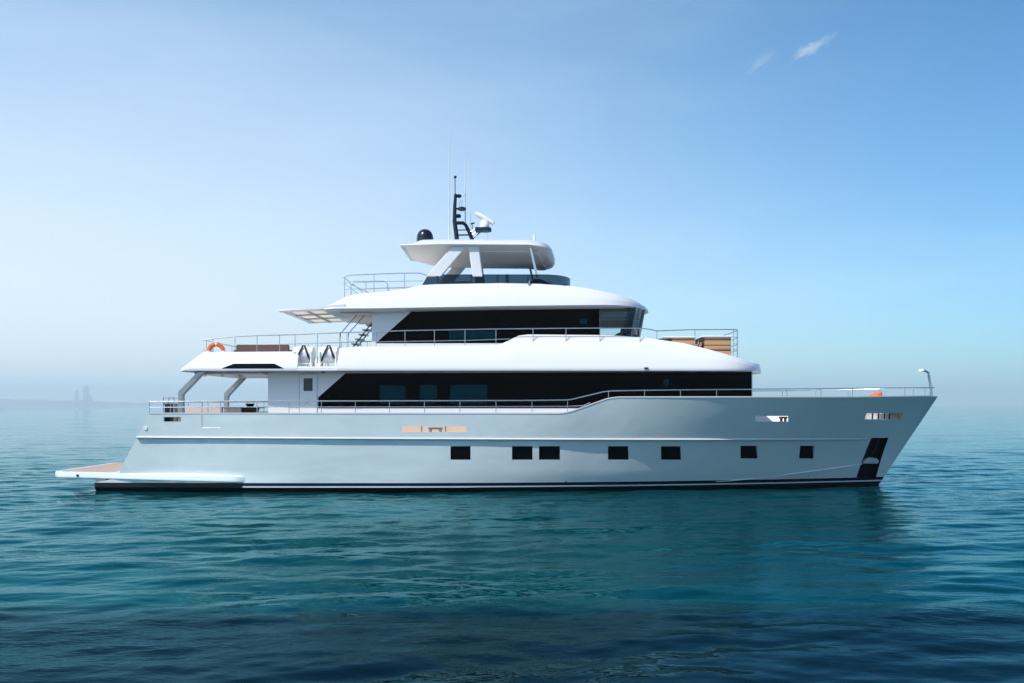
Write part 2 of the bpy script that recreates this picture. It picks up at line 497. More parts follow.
def tower(px0, px1, pytop, name, label, shoulders):
    t = thing('tower_building', label, 'skyscraper', ((XP((px0 + px1) / 2, LY)), LY + 30, 0), 'far towers on the hazy coast')
    x0, x1 = XP(px0, LY), XP(px1, LY); h = ZP(pytop, LY)
    body = MB()
    for (a, b_, hh, yy) in shoulders:
        body.box(x0 + (x1 - x0) * a, x0 + (x1 - x0) * b_, LY + 2 + yy, LY + 36 - yy, 0, h * hh)
    under(body.build('shaft', M_TOWER), t)
    cap = MB(); a, b_, hh, yy = shoulders[0]
    cap.box(x0 + (x1 - x0) * (a + .08), x0 + (x1 - x0) * (b_ - .1), LY + 8, LY + 30, h * hh + .01, h * hh + 5)
    under(cap.build('roof_plant', M_TOWER), t)
    return t
tower(82.0, 92.5, 386.5, 'a', 'tall stepped blue grey tower block standing in haze on the far coast', [(.12, .55, 1, 0), (.05, .80, .55, 3), (.02, .95, .30, 5)])
tower(72.5, 79, 390.5, 'b', 'fainter slim tower block to the left of the tall stepped one on the coast', [(.35, .75, 1, 4), (.25, .85, .6, 6), (.2, .9, .3, 8)])

# ------------------------------------------------------------------ YACHT
yacht = thing('motor_yacht', 'large white three deck motor yacht with black window bands lying still on the sea', 'yacht', (0, 0, 0))
S = -3.5   # near side of the hull

# ---- hull form
def sheer(X):
    return interp(X, [(-14, 2.80), (1.75, 2.80), (2.05, 2.87), (3.05, 3.32), (3.4, 3.375), (12, 3.39), (17, 3.45)])
def xf(z):
    return interp(z, [(-.9, 13.6), (0, 14.13), (.2, 14.28), (.86, 14.72), (1.56, 15.18), (2.44, 15.78), (3.45, 16.45)])
def xa(z):
    return interp(z, [(-.9, -14.9), (.47, -14.9), (.5, -14.05), (.9, -13.93), (2.8, -12.87), (3.5, -12.5)])
def bs(s):
    t = max(0, (s - .50) / .50)
    return (3.28 + .22 * sstep(0, .25, s)) * max(0, 1 - t ** 3.2) ** .86
def bw(s):
    t = max(0, (s - .36) / .64)
    return (3.12 + .20 * sstep(0, .25, s)) * max(0, 1 - t ** 1.9)
def zk(s): return 1.95 - .13 * s
def half(s, z):
    X = xa(z) + s * (xf(z) - xa(z))
    zs = sheer(X)
    B, Wl = bs(s), bw(s)
    if z < 0: return Wl * (1 + .55 * z)
    u = min(1, z / zs)
    t = sstep(.5, 1, s)
    g = u ** (1.0 + .35 * t)
    y = Wl + (B - Wl) * g
    if z > zk(s): y += .055 * (1 - sstep(.80, .95, s))
    return y
def hull_y(X, z):
    s = (X - xa(z)) / (xf(z) - xa(z))
    return -half(min(1, max(0, s)), z)
def hp(px, py, push=0.0):
    """point on the near hull side that projects to this place of the photo"""
    y = -3.4
    for _ in range(25):
        X, Z = XP(px, y), ZP(py, y)
        y = .5 * y + .5 * hull_y(X, Z)
    return Vector((X, y + push, Z))

hull = MB()
ss = list(np.linspace(0, .5, 34)) + list(np.linspace(.5, .60, 26))[1:] + list(np.linspace(.60, 1, 52))[1:]
low = [-.9, -.5, -.15, .165, .19, .215, .33, .5, .8, 1.1, 1.4, 1.7]
rings, rowm = [], None
for s in ss:
    k = zk(s)
    zs_ = sheer(xa(2.8) + s * (xf(2.8) - xa(2.8)))
    zl = low + [k - .012, k + .002] + [k + .002 + (zs_ - k - .002) * q for q in (.06, .25, .45, .65, .85, 1)]
    near = []
    for i, z in enumerate(zl):
        zz = z
        xx = xa(z) + s * (xf(z) - xa(z))
        near.append((xx, -half(s, zz), z))
    ring = near + [(x, -y, z) for x, y, z in reversed(near)]
    rings.append(ring)
nl = len(zl)
def band(z):
    return 1 if z < .16 else (0 if z < .21 else (2 if z < .325 else 0))
rm = []
for k in range(2 * nl):
    if k < nl - 1: z = low[k] if k < len(low) else 2
    elif k == nl - 1: z = 2
    elif k < 2 * nl - 1:
        j = 2 * nl - 2 - k
        z = low[j] if j < len(low) else 2
    else: z = -1
    rm.append(band(z + .001))
hull.loft(rings, row_mats=rm)
hull_o = hull.build('hull', [M_HULL, M_BLACKPAINT, M_NAVY, M_WHITE2], yacht)

# ---- open deck well inside the bulwarks
def well(s0, s1, zf, inset, n=40):
    rg = []
    for s in np.linspace(s0, s1, n):
        r_ = []
        for z in (zf, 2.5, 3.0, 4.2):
            X = xa(2.8) + s * (xf(2.8) - xa(2.8))
            h = max(.05, -hull_y(X, min(z, sheer(X) - .02)) - inset)
            r_.append((X, -h, z))
        rg.append(r_ + [(x, -y, z) for x, y, z in reversed(r_)])
    return MB().loft(rg)
cut = [(well(.010, .93, 1.98, .13), [M_WHITE2])]
def hull_port(px0, px1, py0, py1, depth, skew=0.0, mats=M_WHITE2):
    """cut box through/into the near hull side"""
    a, b_, c, d_ = hp(px0, py1), hp(px1, py1), hp(px1 + skew, py0), hp(px0 + skew, py0)
    ym = max(a.y, b_.y, c.y, d_.y)
    mb = MB()
    mb.prism([(a.x, a.z), (b_.x, b_.z), (c.x, c.z), (d_.x, d_.z)], min(a.y, b_.y, c.y, d_.y) - .4, ym + depth)
    return mb, [mats], [(a.x, a.z), (b_.x, b_.z), (c.x, c.z), (d_.x, d_.z)], ym + depth
win_px = [(450.5, 470.5, 0), (512, 532.5, 0), (539, 560, 0), (608, 628.5, 0), (661, 681, 0), (740.5, 757.5, 0), (799, 813.5, 1.2)]
wins = []
for a, b_, sk in win_px:
    mb, mm, poly, yb = hull_port(a, b_, 446.2 if a < 700 else 445.8, 459.8 if a < 700 else 458.6, .035, sk)
    cut.append((mb, mm)); wins.append((poly, yb))
for a, b_, t, bt, sk in [(401, 466.5, 426.2, 432, 0), (755.5, 789, 416, 421.5, 0), (864.5, 902, 413.2, 419.3, 2.2), (163.5, 181, 417, 421.6, 0)]:
    mb, mm, poly, yb = hull_port(a, b_, t, bt, .45, sk)
    cut.append((mb, mm))
# anchor pocket
aA, aB, aC, aD = hp(855.5, 479.5), hp(875.5, 479.5), hp(888.5, 437.8), hp(871.5, 437.8)
apoly = [(aA.x, aA.z), (aB.x, aB.z), (aC.x, aC.z), (aD.x, aD.z)]
def anchor_cut(depth, out):
    v = [Vector(p) for p in (aA, aB, aC, aD)]
    nrm = (v[1] - v[0]).cross(v[3] - v[0]).normalized()
    if nrm.y > 0: nrm = -nrm
    return MB().add([p + nrm * out for p in v] + [p - nrm * depth for p in v],
                    [(0, 1, 2, 3), (7, 6, 5, 4), (0, 4, 5, 1), (1, 5, 6, 2), (2, 6, 7, 3), (3, 7, 4, 0)]), nrm, v
amb, anrm, av = anchor_cut(.22, .35)
cut.append((amb, [M_BLACKPAINT]))
for p_ in hull_o.data.polygons:            # the black bottom paint climbs higher under the stern ledges
    if p_.center.x < -9.5 and -.8 < p_.center.z < .33: p_.material_index = 1
carve(hull_o, cut)

for poly, yb in wins:
    p = MB().prism([(x, z) for x, z in poly], yb - .012, yb + .03).build('hull_window', M_BLACKGLASS, yacht, smooth=0)
# anchor in its pocket
c = (av[0] * .57 + av[3] * .43 + av[1] * .57 + av[2] * .43) / 2
anc = MB()
fw = (av[1] - av[0]).normalized(); upv = (av[3] - av[0]).normalized()
def apt(a, b_, o): return c + fw * a + upv * b_ - anrm * o
prof = [(-.36, -.10), (.34, -.10), (.36, .02), (.22, .12), (.10, .10), (0, .16), (-.14, .13), (-.30, .04)]
anc.add([apt(a, b_, .02) for a, b_ in prof] + [apt(a * .8, b_ * .8, .18) for a, b_ in prof],
        [tuple(range(8)), tuple(range(15, 7, -1))] + [(i, i + 8, (i + 1) % 8 + 8, (i + 1) % 8) for i in range(8)])
anc.build('anchor', M_ANCHOR, yacht, bevel=.015)
shank = MB().tube([apt(0, .1, .12), apt(.05, .9, .16)], .05)
shank.build('anchor_shank', M_RUBBER, yacht)
# rub rail along the knuckle and a spray rail at the bow
rub = MB(); pr = []
for s in np.linspace(0.0, .93, 90):
    z = zk(s); X = xa(z) + s * (xf(z) - xa(z)); y = -half(s, z + .005)
    t = .032 * (1 - sstep(.66, .93, s)) + .004
    pr.append([(X, y + .05, z - .035), (X, y - t, z - .028), (X, y - t - .012, z), (X, y - t, z + .024), (X, y + .03, z + .034)])
rub.loft(pr); rub.build('rub_rail', M_WHITE, yacht)
sr = MB(); pr = []
for q in np.linspace(0, 1, 40):
    px = 716 + (862 - 716) * q; py = 481.5 - 17.5 * q ** 1.3
    p = hp(px, py); t = .03 * min(1, 6 * (1 - q), 6 * q + .1)
    pr.append([p + Vector((0, .04, .03)), p + Vector((0, -t, 0.004)), p + Vector((0, -t * .9, -.012)), p + Vector((0, .04, -.03))])
sr.loft(pr); sr.build('spray_rail', M_HULL, yacht)
# cap rail on the bulwark
cr = MB()
for sg in (-1, 1):
    rg = []
    for s in ss:
        if s > .985: continue
        X = xa(2.8) + s * (xf(2.8) - xa(2.8)); z = sheer(X)
        X2 = xa(z) + s * (xf(z) - xa(z)); y = half(s, z)
        rg.append([(X2, sg * (y + .012), z - .012), (X2, sg * (y + .012), z + .028), (X2, sg * (y - .14), z + .028), (X2, sg * (y - .14), z - .004)])
    cr.loft(rg)
cr.build('cap_rail', M_WHITE, yacht)
# boarding gate seam in the aft bulwark: thin gate panel set 4 mm proud
ga, gb, gc, gd = hp(202, 428), hp(220.5, 428), hp(220.5, 415), hp(202, 415)
gate = MB()
for a, b_ in ((ga, gb), (ga, gd)):
    d_ = (b_ - a).normalized()
    gate.tube([a + Vector((0, -.002, 0)), b_ + Vector((0, -.002, 0))], .007, 6)
gate.build('boarding_gate', M_GREYMETAL, yacht)
fit = MB()
p = hp(145.5, 428)
fit.tube([p + Vector((0, .02, 0)), p + Vector((0, -.02, 0))], .07, 16)
fit.build('hull_fitting', M_WHITE2, yacht)
for px, py in ((808, 475.5), (566, 481.5)):
    p = hp(px, py)
    MB().tube([p + Vector((0, .03, 0)), p + Vector((0, -.012, 0))], .035, 12).build('drain_outlet', M_BLACK, yacht)

# decks
dk = MB(); top = []
for s in np.linspace(.012, .90, 60):
    X = xa(2.8) + s * (xf(2.8) - xa(2.8)); top.append((X, max(.03, -hull_y(X, 2.0) - .16)))
poly = [(x, -y) for x, y in top] + [(x, y) for x, y in reversed(top)]
dk.slab(poly, 1.985, 1.995)
dk.build('main_deck', M_TEAKDECK, yacht, smooth=0)

# swim platform with side sponsons
sp = MB()
def plat_ring(X):
    t = (X + 16.15) / 6.75
    zt, zb = .72 - .14 * t, .485 - .15 * t
    return zt, zb
out = []
for q in np.linspace(0, 1, 40):
    X = -16.42 + 7.05 * q
    r_ = max(0, 1 - (X + 16.42) / .30)
    y = 3.10 - .26 * (1 - math.sqrt(max(0, 1 - r_ ** 2))) + .32 * sstep(-15.5, -11, X)
    e = sstep(-9.36, -9.75, X) if X > -9.8 else 1
    out.append((X, y))
rg = []
for X, y in out:
    zt, zb = plat_ring(X)
    zt2 = zt - .05
    y2 = y - (0 if X < -9.75 else .18 * sstep(-9.75, -9.36, X))
    up = zt + .13 * sstep(-14.6, -13.2, X) * (1 - .5 * sstep(-11, -9.5, X))
    hf = [(X, -y2 + .12, zb), (X, -y2, zb + .03), (X, -y2 - .004, zt - .075), (X, -y2 + .02, zt - .025), (X, -y2 + .07, zt), (X, -y2 + .42, up)]
    rg.append(hf + [(x, -y, z) for x, y, z in reversed(hf)])
sp.loft(rg)
plat = sp.build('swim_platform', M_HULL, yacht)
tk = MB().add([(-16.2, -2.78, .722), (-13.6, -2.9, .672), (-13.6, 2.9, .672), (-16.2, 2.78, .722), (-16.2, -2.78, .735), (-13.6, -2.9, .685), (-13.6, 2.9, .685), (-16.2, 2.78, .735)],
              [(0, 3, 2, 1), (4, 5, 6, 7), (0, 1, 5, 4), (1, 2, 6, 5), (2, 3, 7, 6), (3, 0, 4, 7)])
tk.build('platform_teak', M_TEAKDECK, plat, smooth=0)
MB().tube([P(77.5, 475.5, -3.0), P(77.5, 475.5, -3.13)], .045, 12).build('platform_light', M_BLACK, plat)
hg = MB().box(XP(96, -3), XP(106, -3), -3.04, -2.7, .36, .47)
hg.build('platform_hinge', M_GREYMETAL, plat, bevel=.01)

# ---- main deck house
HY = -2.75
def wall_poly(pxs, y): return [(XP(a, y), ZP(b_, y)) for a, b_ in pxs]
HX0, HX1 = XP(268, HY), XP(752, HY)
house = MB().prism([(HX0, 1.995), (4.6, 1.995), (5.4, 2.78), (HX1, 2.78), (HX1, 4.36), (HX0, 4.36)], HY, -HY)
ho = house.build('deck_house', [M_WHITE_SHADE, M_DARKIN], yacht, smooth=0)
gl_poly = wall_poly([(318, 408), (318, 397.5), (345.5, 373.2), (751.7, 371.6), (751.7, 408)], HY)
cuts = [(MB().box(HX0 + 2.2, HX1 - .08, HY + .08, -HY - .08, 2.86, 4.34), [M_DARKIN]),
        (MB().prism(gl_poly, HY - .2, HY + .2), [M_WHITE])]
FY = -HY
farw = [(380, 405.5, 385.5, 404), (420, 437, 385, 404), (450.5, 487, 385, 404), (663.5, 669, 379, 387)]
for a, b_, t, bt in farw:
    cuts.append((MB().prism(wall_poly([(a, bt), (b_, bt), (b_, t), (a, t)], FY), FY - .2, FY + .2), [M_DARKIN]))
carve(ho, cuts)
g = MB().prism(gl_poly, HY + .012, HY + .03).build('window_band', M_GLASS, yacht, smooth=0)
for a, b_, t, bt in farw:
    MB().prism(wall_poly([(a, bt), (b_, bt), (b_, t), (a, t)], FY), FY - .05, FY - .03).build('cabin_window', M_CLEAR, yacht, smooth=0)
# front windscreen band of the main house
MB().box(HX1 - .005, HX1 + .02, HY + .03, -HY - .03, 2.95, 4.30).build('front_window', M_BLACKGLASS, yacht, bevel=.008)
MB().box(-4.6, -1.0, HY - .03, HY - .002, 2.0, 2.46).build('warm_light_panel', mat('warm_light_cream', (.86, .68, .55), .5, noise=(2, .05, (1, 1, 1))), yacht, bevel=.008)  # added panel; warm light inside the bulwark port is put into its colour
# side door with porthole
dr = MB().prism(wall_poly([(299.5, 413.5), (317, 413.5), (317, 374), (299.5, 374)], HY), HY - .012, HY + .02)
door = dr.build('side_door', M_WHITE_SHADE, yacht, bevel=.006)
MB().prism(wall_poly([(303.6, 391), (312.6, 391), (312.6, 378.3), (303.6, 378.3)], HY), HY - .022, HY).build('door_window', mat('smoked_pane', (.03, .05, .065), .08, noise=(2, .2, (1, 1, 1))), door, bevel=.006)
MB().tube([P(304, 404.5, HY - .045), P(308.5, 400.5, HY - .045), P(309, 400, HY - .01)], .014).build('door_handle', M_STEEL, door)
seam = MB()
for a in (299.3, 317.3): seam.tube([P(a, 413.5, HY - .004), P(a, 374, HY - .004)], .010, 6)
seam.tube([P(299.3, 374, HY - .004), P(317.3, 374, HY - .004)], .008, 6)
seam.build('door_seal', M_GREYMETAL, door)
MB().lathe([(.001, -.05), (.05, -.05), (.06, 0), (.05, .05), (.001, .05)], P(323, 371.6, -3.0), 16).build('deck_light', M_BLACK, yacht)
npl = MB()
for k in range(6):
    x = XP(305.5 + k * 2.7, HY)
    npl.box(x, x + .055, HY - .012, HY + .01, ZP(372.2, HY), ZP(370.2, HY))
# a short row of raised metal letters too small to read

# ---- upper deck (brow, bulwark, well)
UB = 4.29
def u_half(X):
    y = 3.42
    if X < -8: y = 3.42 - .14 * sstep(-8, -11.9, X)
    if X > 6.2:
        t = (X - 6.2) / (9.5 - 6.2)
        y = 3.42 * max(0.0, 1 - t ** 4.2) ** .62
    return y
u_top = [(-11.80, 4.36), (-11.10, 5.0), (-7.62, 5.02), (-7.60, 4.47), (-6.22, 4.47), (-6.20, 5.14), (-5.8, 5.19), (-1.0, 5.25), (-.45, 5.27), (.25, 5.62), (.6, 5.66), (3.1, 5.64), (4.6, 5.57),
         (6.2, 5.33), (7.2, 5.06), (8.1, 4.80), (8.75, 4.60), (9.3, 4.46), (9.5, 4.40)]
def u_zt(X): return interp(X, u_top)
xs = sorted(set([round(x, 3) for x in np.linspace(-11.80, 9.5, 120)] + [x for x, _ in u_top] + [9.1, 9.2, 9.35, 9.42, 9.46, 9.49]))
rg = []
for X in xs:
    yo = max(.02, u_half(X)); zt = u_zt(X)
    hgt = zt - UB
    fas = min(.14, hgt * .5)
    slope = .86 * max(0, hgt - fas) / 1.2
    yt = max(.012, yo - slope - .03 * min(1, hgt))
    yi = max(.008, yt - .12); zf = min(4.62, zt - .02) if X < 5.6 else max(4.62, zt - .05)
    zm = UB + fas
    rg.append([(X, -max(.01, yo - .14), UB), (X, -yo + .004, UB + .03 * min(1, fas / .14)), (X, -yo, UB + fas * .6), (X, -yo + .015, zm),
               (X, -(yo * .53 + yt * .47 + .060 * min(1, hgt)), zm + (zt - zm) * .47), (X, -(yo * .47 + yt * .53 + .060 * min(1, hgt)), zm + (zt - zm) * .53), (X, -yt - .03 * min(1, hgt), zt - .04 * min(1, hgt)), (X, -yt + .01, zt), (X, -yi, zt - .002), (X, -max(.005, yi - .03), zf)])
rg2 = []
for r_ in rg: rg2.append(r_ + [(x, -y, z) for x, y, z in reversed(r_)])
ud = MB().loft(rg2)
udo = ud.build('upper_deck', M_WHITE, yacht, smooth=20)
# dark slot in the aft quarter of the overhang: follows the sloping face
slot = MB()
def u_face(px, py, push=-.006):
    y = -3.3
    for _ in range(25):
        X, Z = XP(px, y), ZP(py, y)
        zt = u_zt(X); hgt = zt - UB; fas = min(.14, hgt * .5); yo = u_half(X)
        yt = yo - .86 * max(0, hgt - fas) / 1.2 - .03 * min(1, hgt)
        zm = UB + fas
        q = min(1, max(0, (Z - zm) / (zt - zm)))
        bul = .060 * min(1, hgt) * (1 - abs(2 * q - 1))
        ty = -(yo + (yt - yo) * q + bul)
        y = .5 * y + .5 * ty
    return Vector((X, y + push, Z))
rg = []
for q in np.linspace(0, 1, 9):
    rr_ = []
    for e in np.linspace(0, 1, 5):
        px = (222 + 12 * e) + ((283.5 - 9 * e) - (222 + 12 * e)) * q
        rr_.append(u_face(px, 368.2 - 4.6 * e, -.012))
    rg.append(rr_ + [p + Vector((0, .07, -.02)) for p in reversed(rr_)])
slot.loft(rg)
slot.build('overhang_window', M_BLACKGLASS, yacht, smooth=0)
sof = MB()
sof.slab([(-11.45, -2.9), (-8.9, -2.9), (-8.9, 2.9), (-11.45, 2.9)], UB - .09, UB - .004)
sof.build('aft_soffit', M_WHITE_SHADE, yacht, bevel=.05)
for px in (205, 222, 240):
    MB().lathe([(.001, 0), (.06, 0), (.05, .03), (.001, .03)], (XP(px, -1.5), -1.5, UB - .125), 14).build('soffit_light', M_GREYMETAL, yacht)
MB().box(XP(644, -3.4), XP(648, -3.4), -3.46, -3.40, ZP(368.6, -3.4), ZP(367.4, -3.4)).build('brow_light', M_BLACK, yacht)

# aft struts
for sy in (-3.05, 3.05):
    st = MB()
    x0, x1 = XP(182, -3.05), XP(203, -3.05)
    zb, zk_, zt = 2.3, ZP(393.5, -3.05), UB
    p0, p1, p2 = (x0 - .02, zb), (x0 - .02, zk_), (x1 + .04, zt)
    w = .135
    st.prism([(p0[0] - w * .75, zb), (p0[0] + w * .75, zb), (p1[0] + w * .75, zk_ - .05), (p2[0] + .08, zt), (p2[0] - .20, zt), (p1[0] - w * .75, zk_ + .06)], sy - .09, sy + .09)
    st.build('deck_strut', M_GREYMETAL, yacht, bevel=.03)

# ---- upper house
UY = -2.35
UX0, UX1 = XP(372, UY), XP(600, UY)
uh = MB().box(UX0, UX1, UY, -UY, 4.63, 6.66)
uho = uh.build('upper_house', [M_WHITE_SHADE, M_DARKIN], yacht, smooth=0)
ug_poly = wall_poly([(375.5, 343.3), (412.5, 310.4), (599.8, 308.2), (599.8, 343.3)], UY)
cuts = [(MB().box(UX0 + .9, UX1 + .3, UY + .08, -UY - .08, 4.7, 6.64), [M_DARKIN]),
        (MB().prism(ug_poly, UY - .2, UY + .15), [M_WHITE])]
UFY = -UY
ufar = [(449, 496, 330.5, 341), (579.5, 587, 312.5, 324)]
for a, b_, t, bt in ufar:
    cuts.append((MB().prism(wall_poly([(a, bt), (b_, bt), (b_, t), (a, t)], UFY), UFY - .2, UFY + .2), [M_DARKIN]))
carve(uho, cuts)
MB().prism(ug_poly, UY + .012, UY + .03).build('upper_window_band', M_GLASS, yacht, smooth=0)
for a, b_, t, bt in ufar:
    MB().prism(wall_poly([(a, bt), (b_, bt), (b_, t), (a, t)], UFY), UFY - .05, UFY - .03).build('upper_cabin_window', M_CLEAR, yacht, smooth=0)
# partition behind the wheelhouse
MB().box(UX1 - .10, UX1 - .02, UY + .085, -UY - .085, 4.72, 6.6).build('wheelhouse_bulkhead', M_DARKIN, yacht, smooth=0)
# wheelhouse glass: reverse raked, wraps round the front
def wh_ring(z):
    rk = .34 * (z - 5.0) / 1.6
    pts_ = [(UX1 + .001, UY + .004)]
    xc, rx = 3.75 + rk * .9, .95
    for k in range(0, 13):
        a_ = math.pi / 2 * k / 12
        pts_.append((xc + rx * math.sin(a_) ** .9 * (1 if k else 0), (UY + .004) * max(0, math.cos(a_)) ** .72))
    pts_ += [(x, -y) for x, y in reversed(pts_[:-1])]
    return [(x, y, z) for x, y in pts_]
wg = MB().loft([wh_ring(5.45), wh_ring(6.66)], closed_ring=False)
wg.build('wheelhouse_window', M_GLASS_CLEAR, yacht, smooth=50, recalc=False)
wb = MB().loft([wh_ring(4.63), wh_ring(5.45)], closed_ring=False)
wb.build('wheelhouse_front', M_WHITE, yacht, smooth=50, recalc=False)
ra_, rb_ = wh_ring(5.45), wh_ring(6.66)
M_PILLAR = mat('grey_blue_pillar', (.16, .20, .24), .35, noise=(3, .1, (1, 1, 1)))
for k in (5, 9, len(ra_) - 10, len(ra_) - 6):
    r0, r1 = Vector(ra_[k]), Vector(rb_[k])
    MB().tube([r0, r1], .075, 10).build('wheelhouse_pillar', M_PILLAR, yacht)
hd = MB().slab([(x * .985, y * .97) for x, y, z in wh_ring(6.5)], 6.20, 6.52)
hd.build('headliner', mat('grey_headliner', (.22, .25, .27), .6, noise=(2, .1, (1, 1, 1))), yacht, bevel=.10)
cs = MB().prism([(3.3, 4.7), (4.4, 4.7), (4.4, 5.62), (4.15, 5.80), (3.95, 5.80), (3.8, 5.6), (3.3, 5.5)], -1.5, 1.5)
cs.build('helm_console', M_DARKIN, yacht, bevel=.04)

# ---- flybridge deck
def f_zb(X): return interp(X, [(-6.6, 6.47), (-5, 6.48), (0, 6.57), (5.3, 6.63)])
f_top = [(-6.75, 6.665), (-6.5, 6.73), (-6.25, 6.88), (-6.02, 7.03), (-5.5, 7.15), (-4.8, 7.20), (-3.9, 7.33), (-3.35, 7.47), (-2.8, 7.51), (-.4, 7.55), (1.0, 7.52), (1.8, 7.46), (2.66, 7.34), (3.57, 7.16), (4.3, 6.98), (4.85, 6.80), (5.1, 6.73), (5.22, 6.68)]
def f_zt(X): return interp(X, f_top)
def f_half(X):
    y = 2.92
    if X > 1.8:
        t = (X - 1.8) / (5.25 - 1.8)
        y = 2.92 * max(0, 1 - t ** 4.0) ** .6
    return y
xs = sorted(set([round(x, 3) for x in np.linspace(-6.75, 5.22, 90)] + [x for x, _ in f_top] + [4.95, 5.03, 5.15, 5.19]))
rg = []
for X in xs:
    yo = max(.02, f_half(X)); zb, zt = f_zb(X), f_zt(X); hgt = zt - zb
    fas = min(.13, hgt * .45)
    yt = max(.012, yo - .75 * max(0, hgt - fas) - .03)
    zf = zt - .12 if X < 1.9 else zt + .03 * min(1, yt)
    if X < -4.5: zf = zt - .004
    yi = max(.008, yt - .10)
    zm = zb + fas
    r_ = [(X, -max(.01, yo - .30), zb), (X, -yo + .03, zb + fas * .35), (X, -yo, zb + fas * .7), (X, -yo + .02, zm),
          (X, -(yo * .58 + yt * .42 + .07 * min(1, hgt)), zm + (zt - zm) * .42), (X, -(yo * .52 + yt * .48 + .07 * min(1, hgt)), zm + (zt - zm) * .48), (X, -yt - .05 * min(1, hgt), zt - .05 * min(1, hgt)), (X, -yt + .005, zt), (X, -yi, zt - .003), (X, -max(.005, yi - .03), zf)]
    rg.append(r_ + [(x, -y, z) for x, y, z in reversed(r_)])
MB().loft(rg).build('flybridge_deck', M_WHITE, yacht, smooth=20)

# awning frame aft of the flybridge
A0, A1 = -8.38, -6.2
AZ0, AZ1 = 6.50, 6.60
def az(X): return AZ0 + (AZ1 - AZ0) * (X - A0) / (A1 - A0)
fr = MB()
def bar(xa_, ya, xb, yb, w, h0=-.05, h1=.06):
    d_ = Vector((xb - xa_, yb - ya, 0)); n_ = Vector((-d_.y, d_.x, 0)).normalized() * w / 2
    vs_ = []
    for zz in (h0, h1):
        for (x, y) in ((xa_ + n_.x, ya + n_.y), (xb + n_.x, yb + n_.y), (xb - n_.x, yb - n_.y), (xa_ - n_.x, ya - n_.y)):
            vs_.append((x, y, az(x) + zz))
    fr.add(vs_, [(0, 1, 2, 3), (7, 6, 5, 4), (0, 4, 5, 1), (1, 5, 6, 2), (2, 6, 7, 3), (3, 7, 4, 0)])
fr2 = fr
pr = []
for y in (-2.9, 2.9):
    sg = 1 if y < 0 else -1
    rg_ = []
    for X in np.linspace(A0, -6.0, 12):
        z = az(X); up_ = .02 + .10 * (X - A0) / 2.4
        rg_.append([(X, y, z - .02), (X, y + sg * .26, z - .06), (X, y + sg * .26, z + up_ + .03), (X, y + sg * .02, z + up_)])
    fr.loft(rg_)
fr.loft([[(A0, -2.64 + 5.28 * q, az(A0) - .02), (A0 + .24, -2.64 + 5.28 * q, az(A0) - .05), (A0 + .24, -2.64 + 5.28 * q, az(A0) + .05), (A0, -2.64 + 5.28 * q, az(A0) + .02)] for q in (0, .5, 1)])
awn = fr.build('awning_frame', M_WHITE, yacht, bevel=.0)
for q in (1, 2):
    X = A0 + .24 + (2.0) * q / 3
    b2 = MB().box(X - .03, X + .03, -2.64, 2.64, az(X) - .055, az(X) + .02)
    b2.build('awning_batten', M_GREYMETAL, awn)
for y in (-.88, .88):
    b2 = MB()
    b2.add([(A0 + .24, y - .03, az(A0 + .24) - .058), (A1, y - .03, az(A1) - .058), (A1, y + .03, az(A1) - .058), (A0 + .24, y + .03, az(A0 + .24) - .058),
            (A0 + .24, y - .03, az(A0 + .24) + .018), (A1, y - .03, az(A1) + .018), (A1, y + .03, az(A1) + .018), (A0 + .24, y + .03, az(A0 + .24) + .018)],
           [(0, 3, 2, 1), (4, 5, 6, 7), (0, 1, 5, 4), (1, 2, 6, 5), (2, 3, 7, 6), (3, 0, 4, 7)])
    b2.build('awning_batten', M_GREYMETAL, awn)
fb = MB().add([(A0 + .2, -2.7, az(A0 + .2)), (A1, -2.7, az(A1)), (A1, 2.7, az(A1)), (A0 + .2, 2.7, az(A0 + .2))], [(0, 1, 2, 3)])
fb.build('awning_cloth', M_FABRIC, awn, smooth=0)
# ceiling under the aft flybridge
MB().box(-6.25, UX0 + .02, -2.5, 2.5, 6.40, 6.466).build('flybridge_soffit', M_CREAM, yacht, bevel=.02)

# stairs from the upper deck to the flybridge
y0, y1 = -2.0, -1.15
yc = (y0 + y1) / 2
sto = MB().box(XP(352.5, y0) - .2, XP(352.5, y0) + .25, y0 + .02, y1 - .02, 4.63, 4.78).build('deck_stairs', M_WHITE, yacht, bevel=.02)
for yy in (y0, y1):
    MB().tube([(XP(350.5, y0), yy, ZP(350.5, y0)), (XP(372.5, y0), yy, ZP(322, y0))], .022, 8).build('stringer', M_BLACK, sto)
for k in range(6):
    q = (k + .3) / 6
    x = XP(350.5 + 22 * q, y0); z = ZP(350.5 - 28.5 * q, y0)
    MB().box(x - .16, x + .12, y0 + .03, y1 - .03, z - .005, z + .045).build('tread', M_GREYMETAL, sto, bevel=.01)
for dx in (0, 8):
    hr = MB()
    yy = y0 - .06 if dx == 0 else y1 + .06
    hr.tube([P(340.5 + dx, 348, y0), P(340.5 + dx, 333.5, y0), P(354 + dx, 318, y0), P(357 + dx, 314.5, y0)], .018, 8)
    hr.build('stair_handrail', M_STEEL, sto)

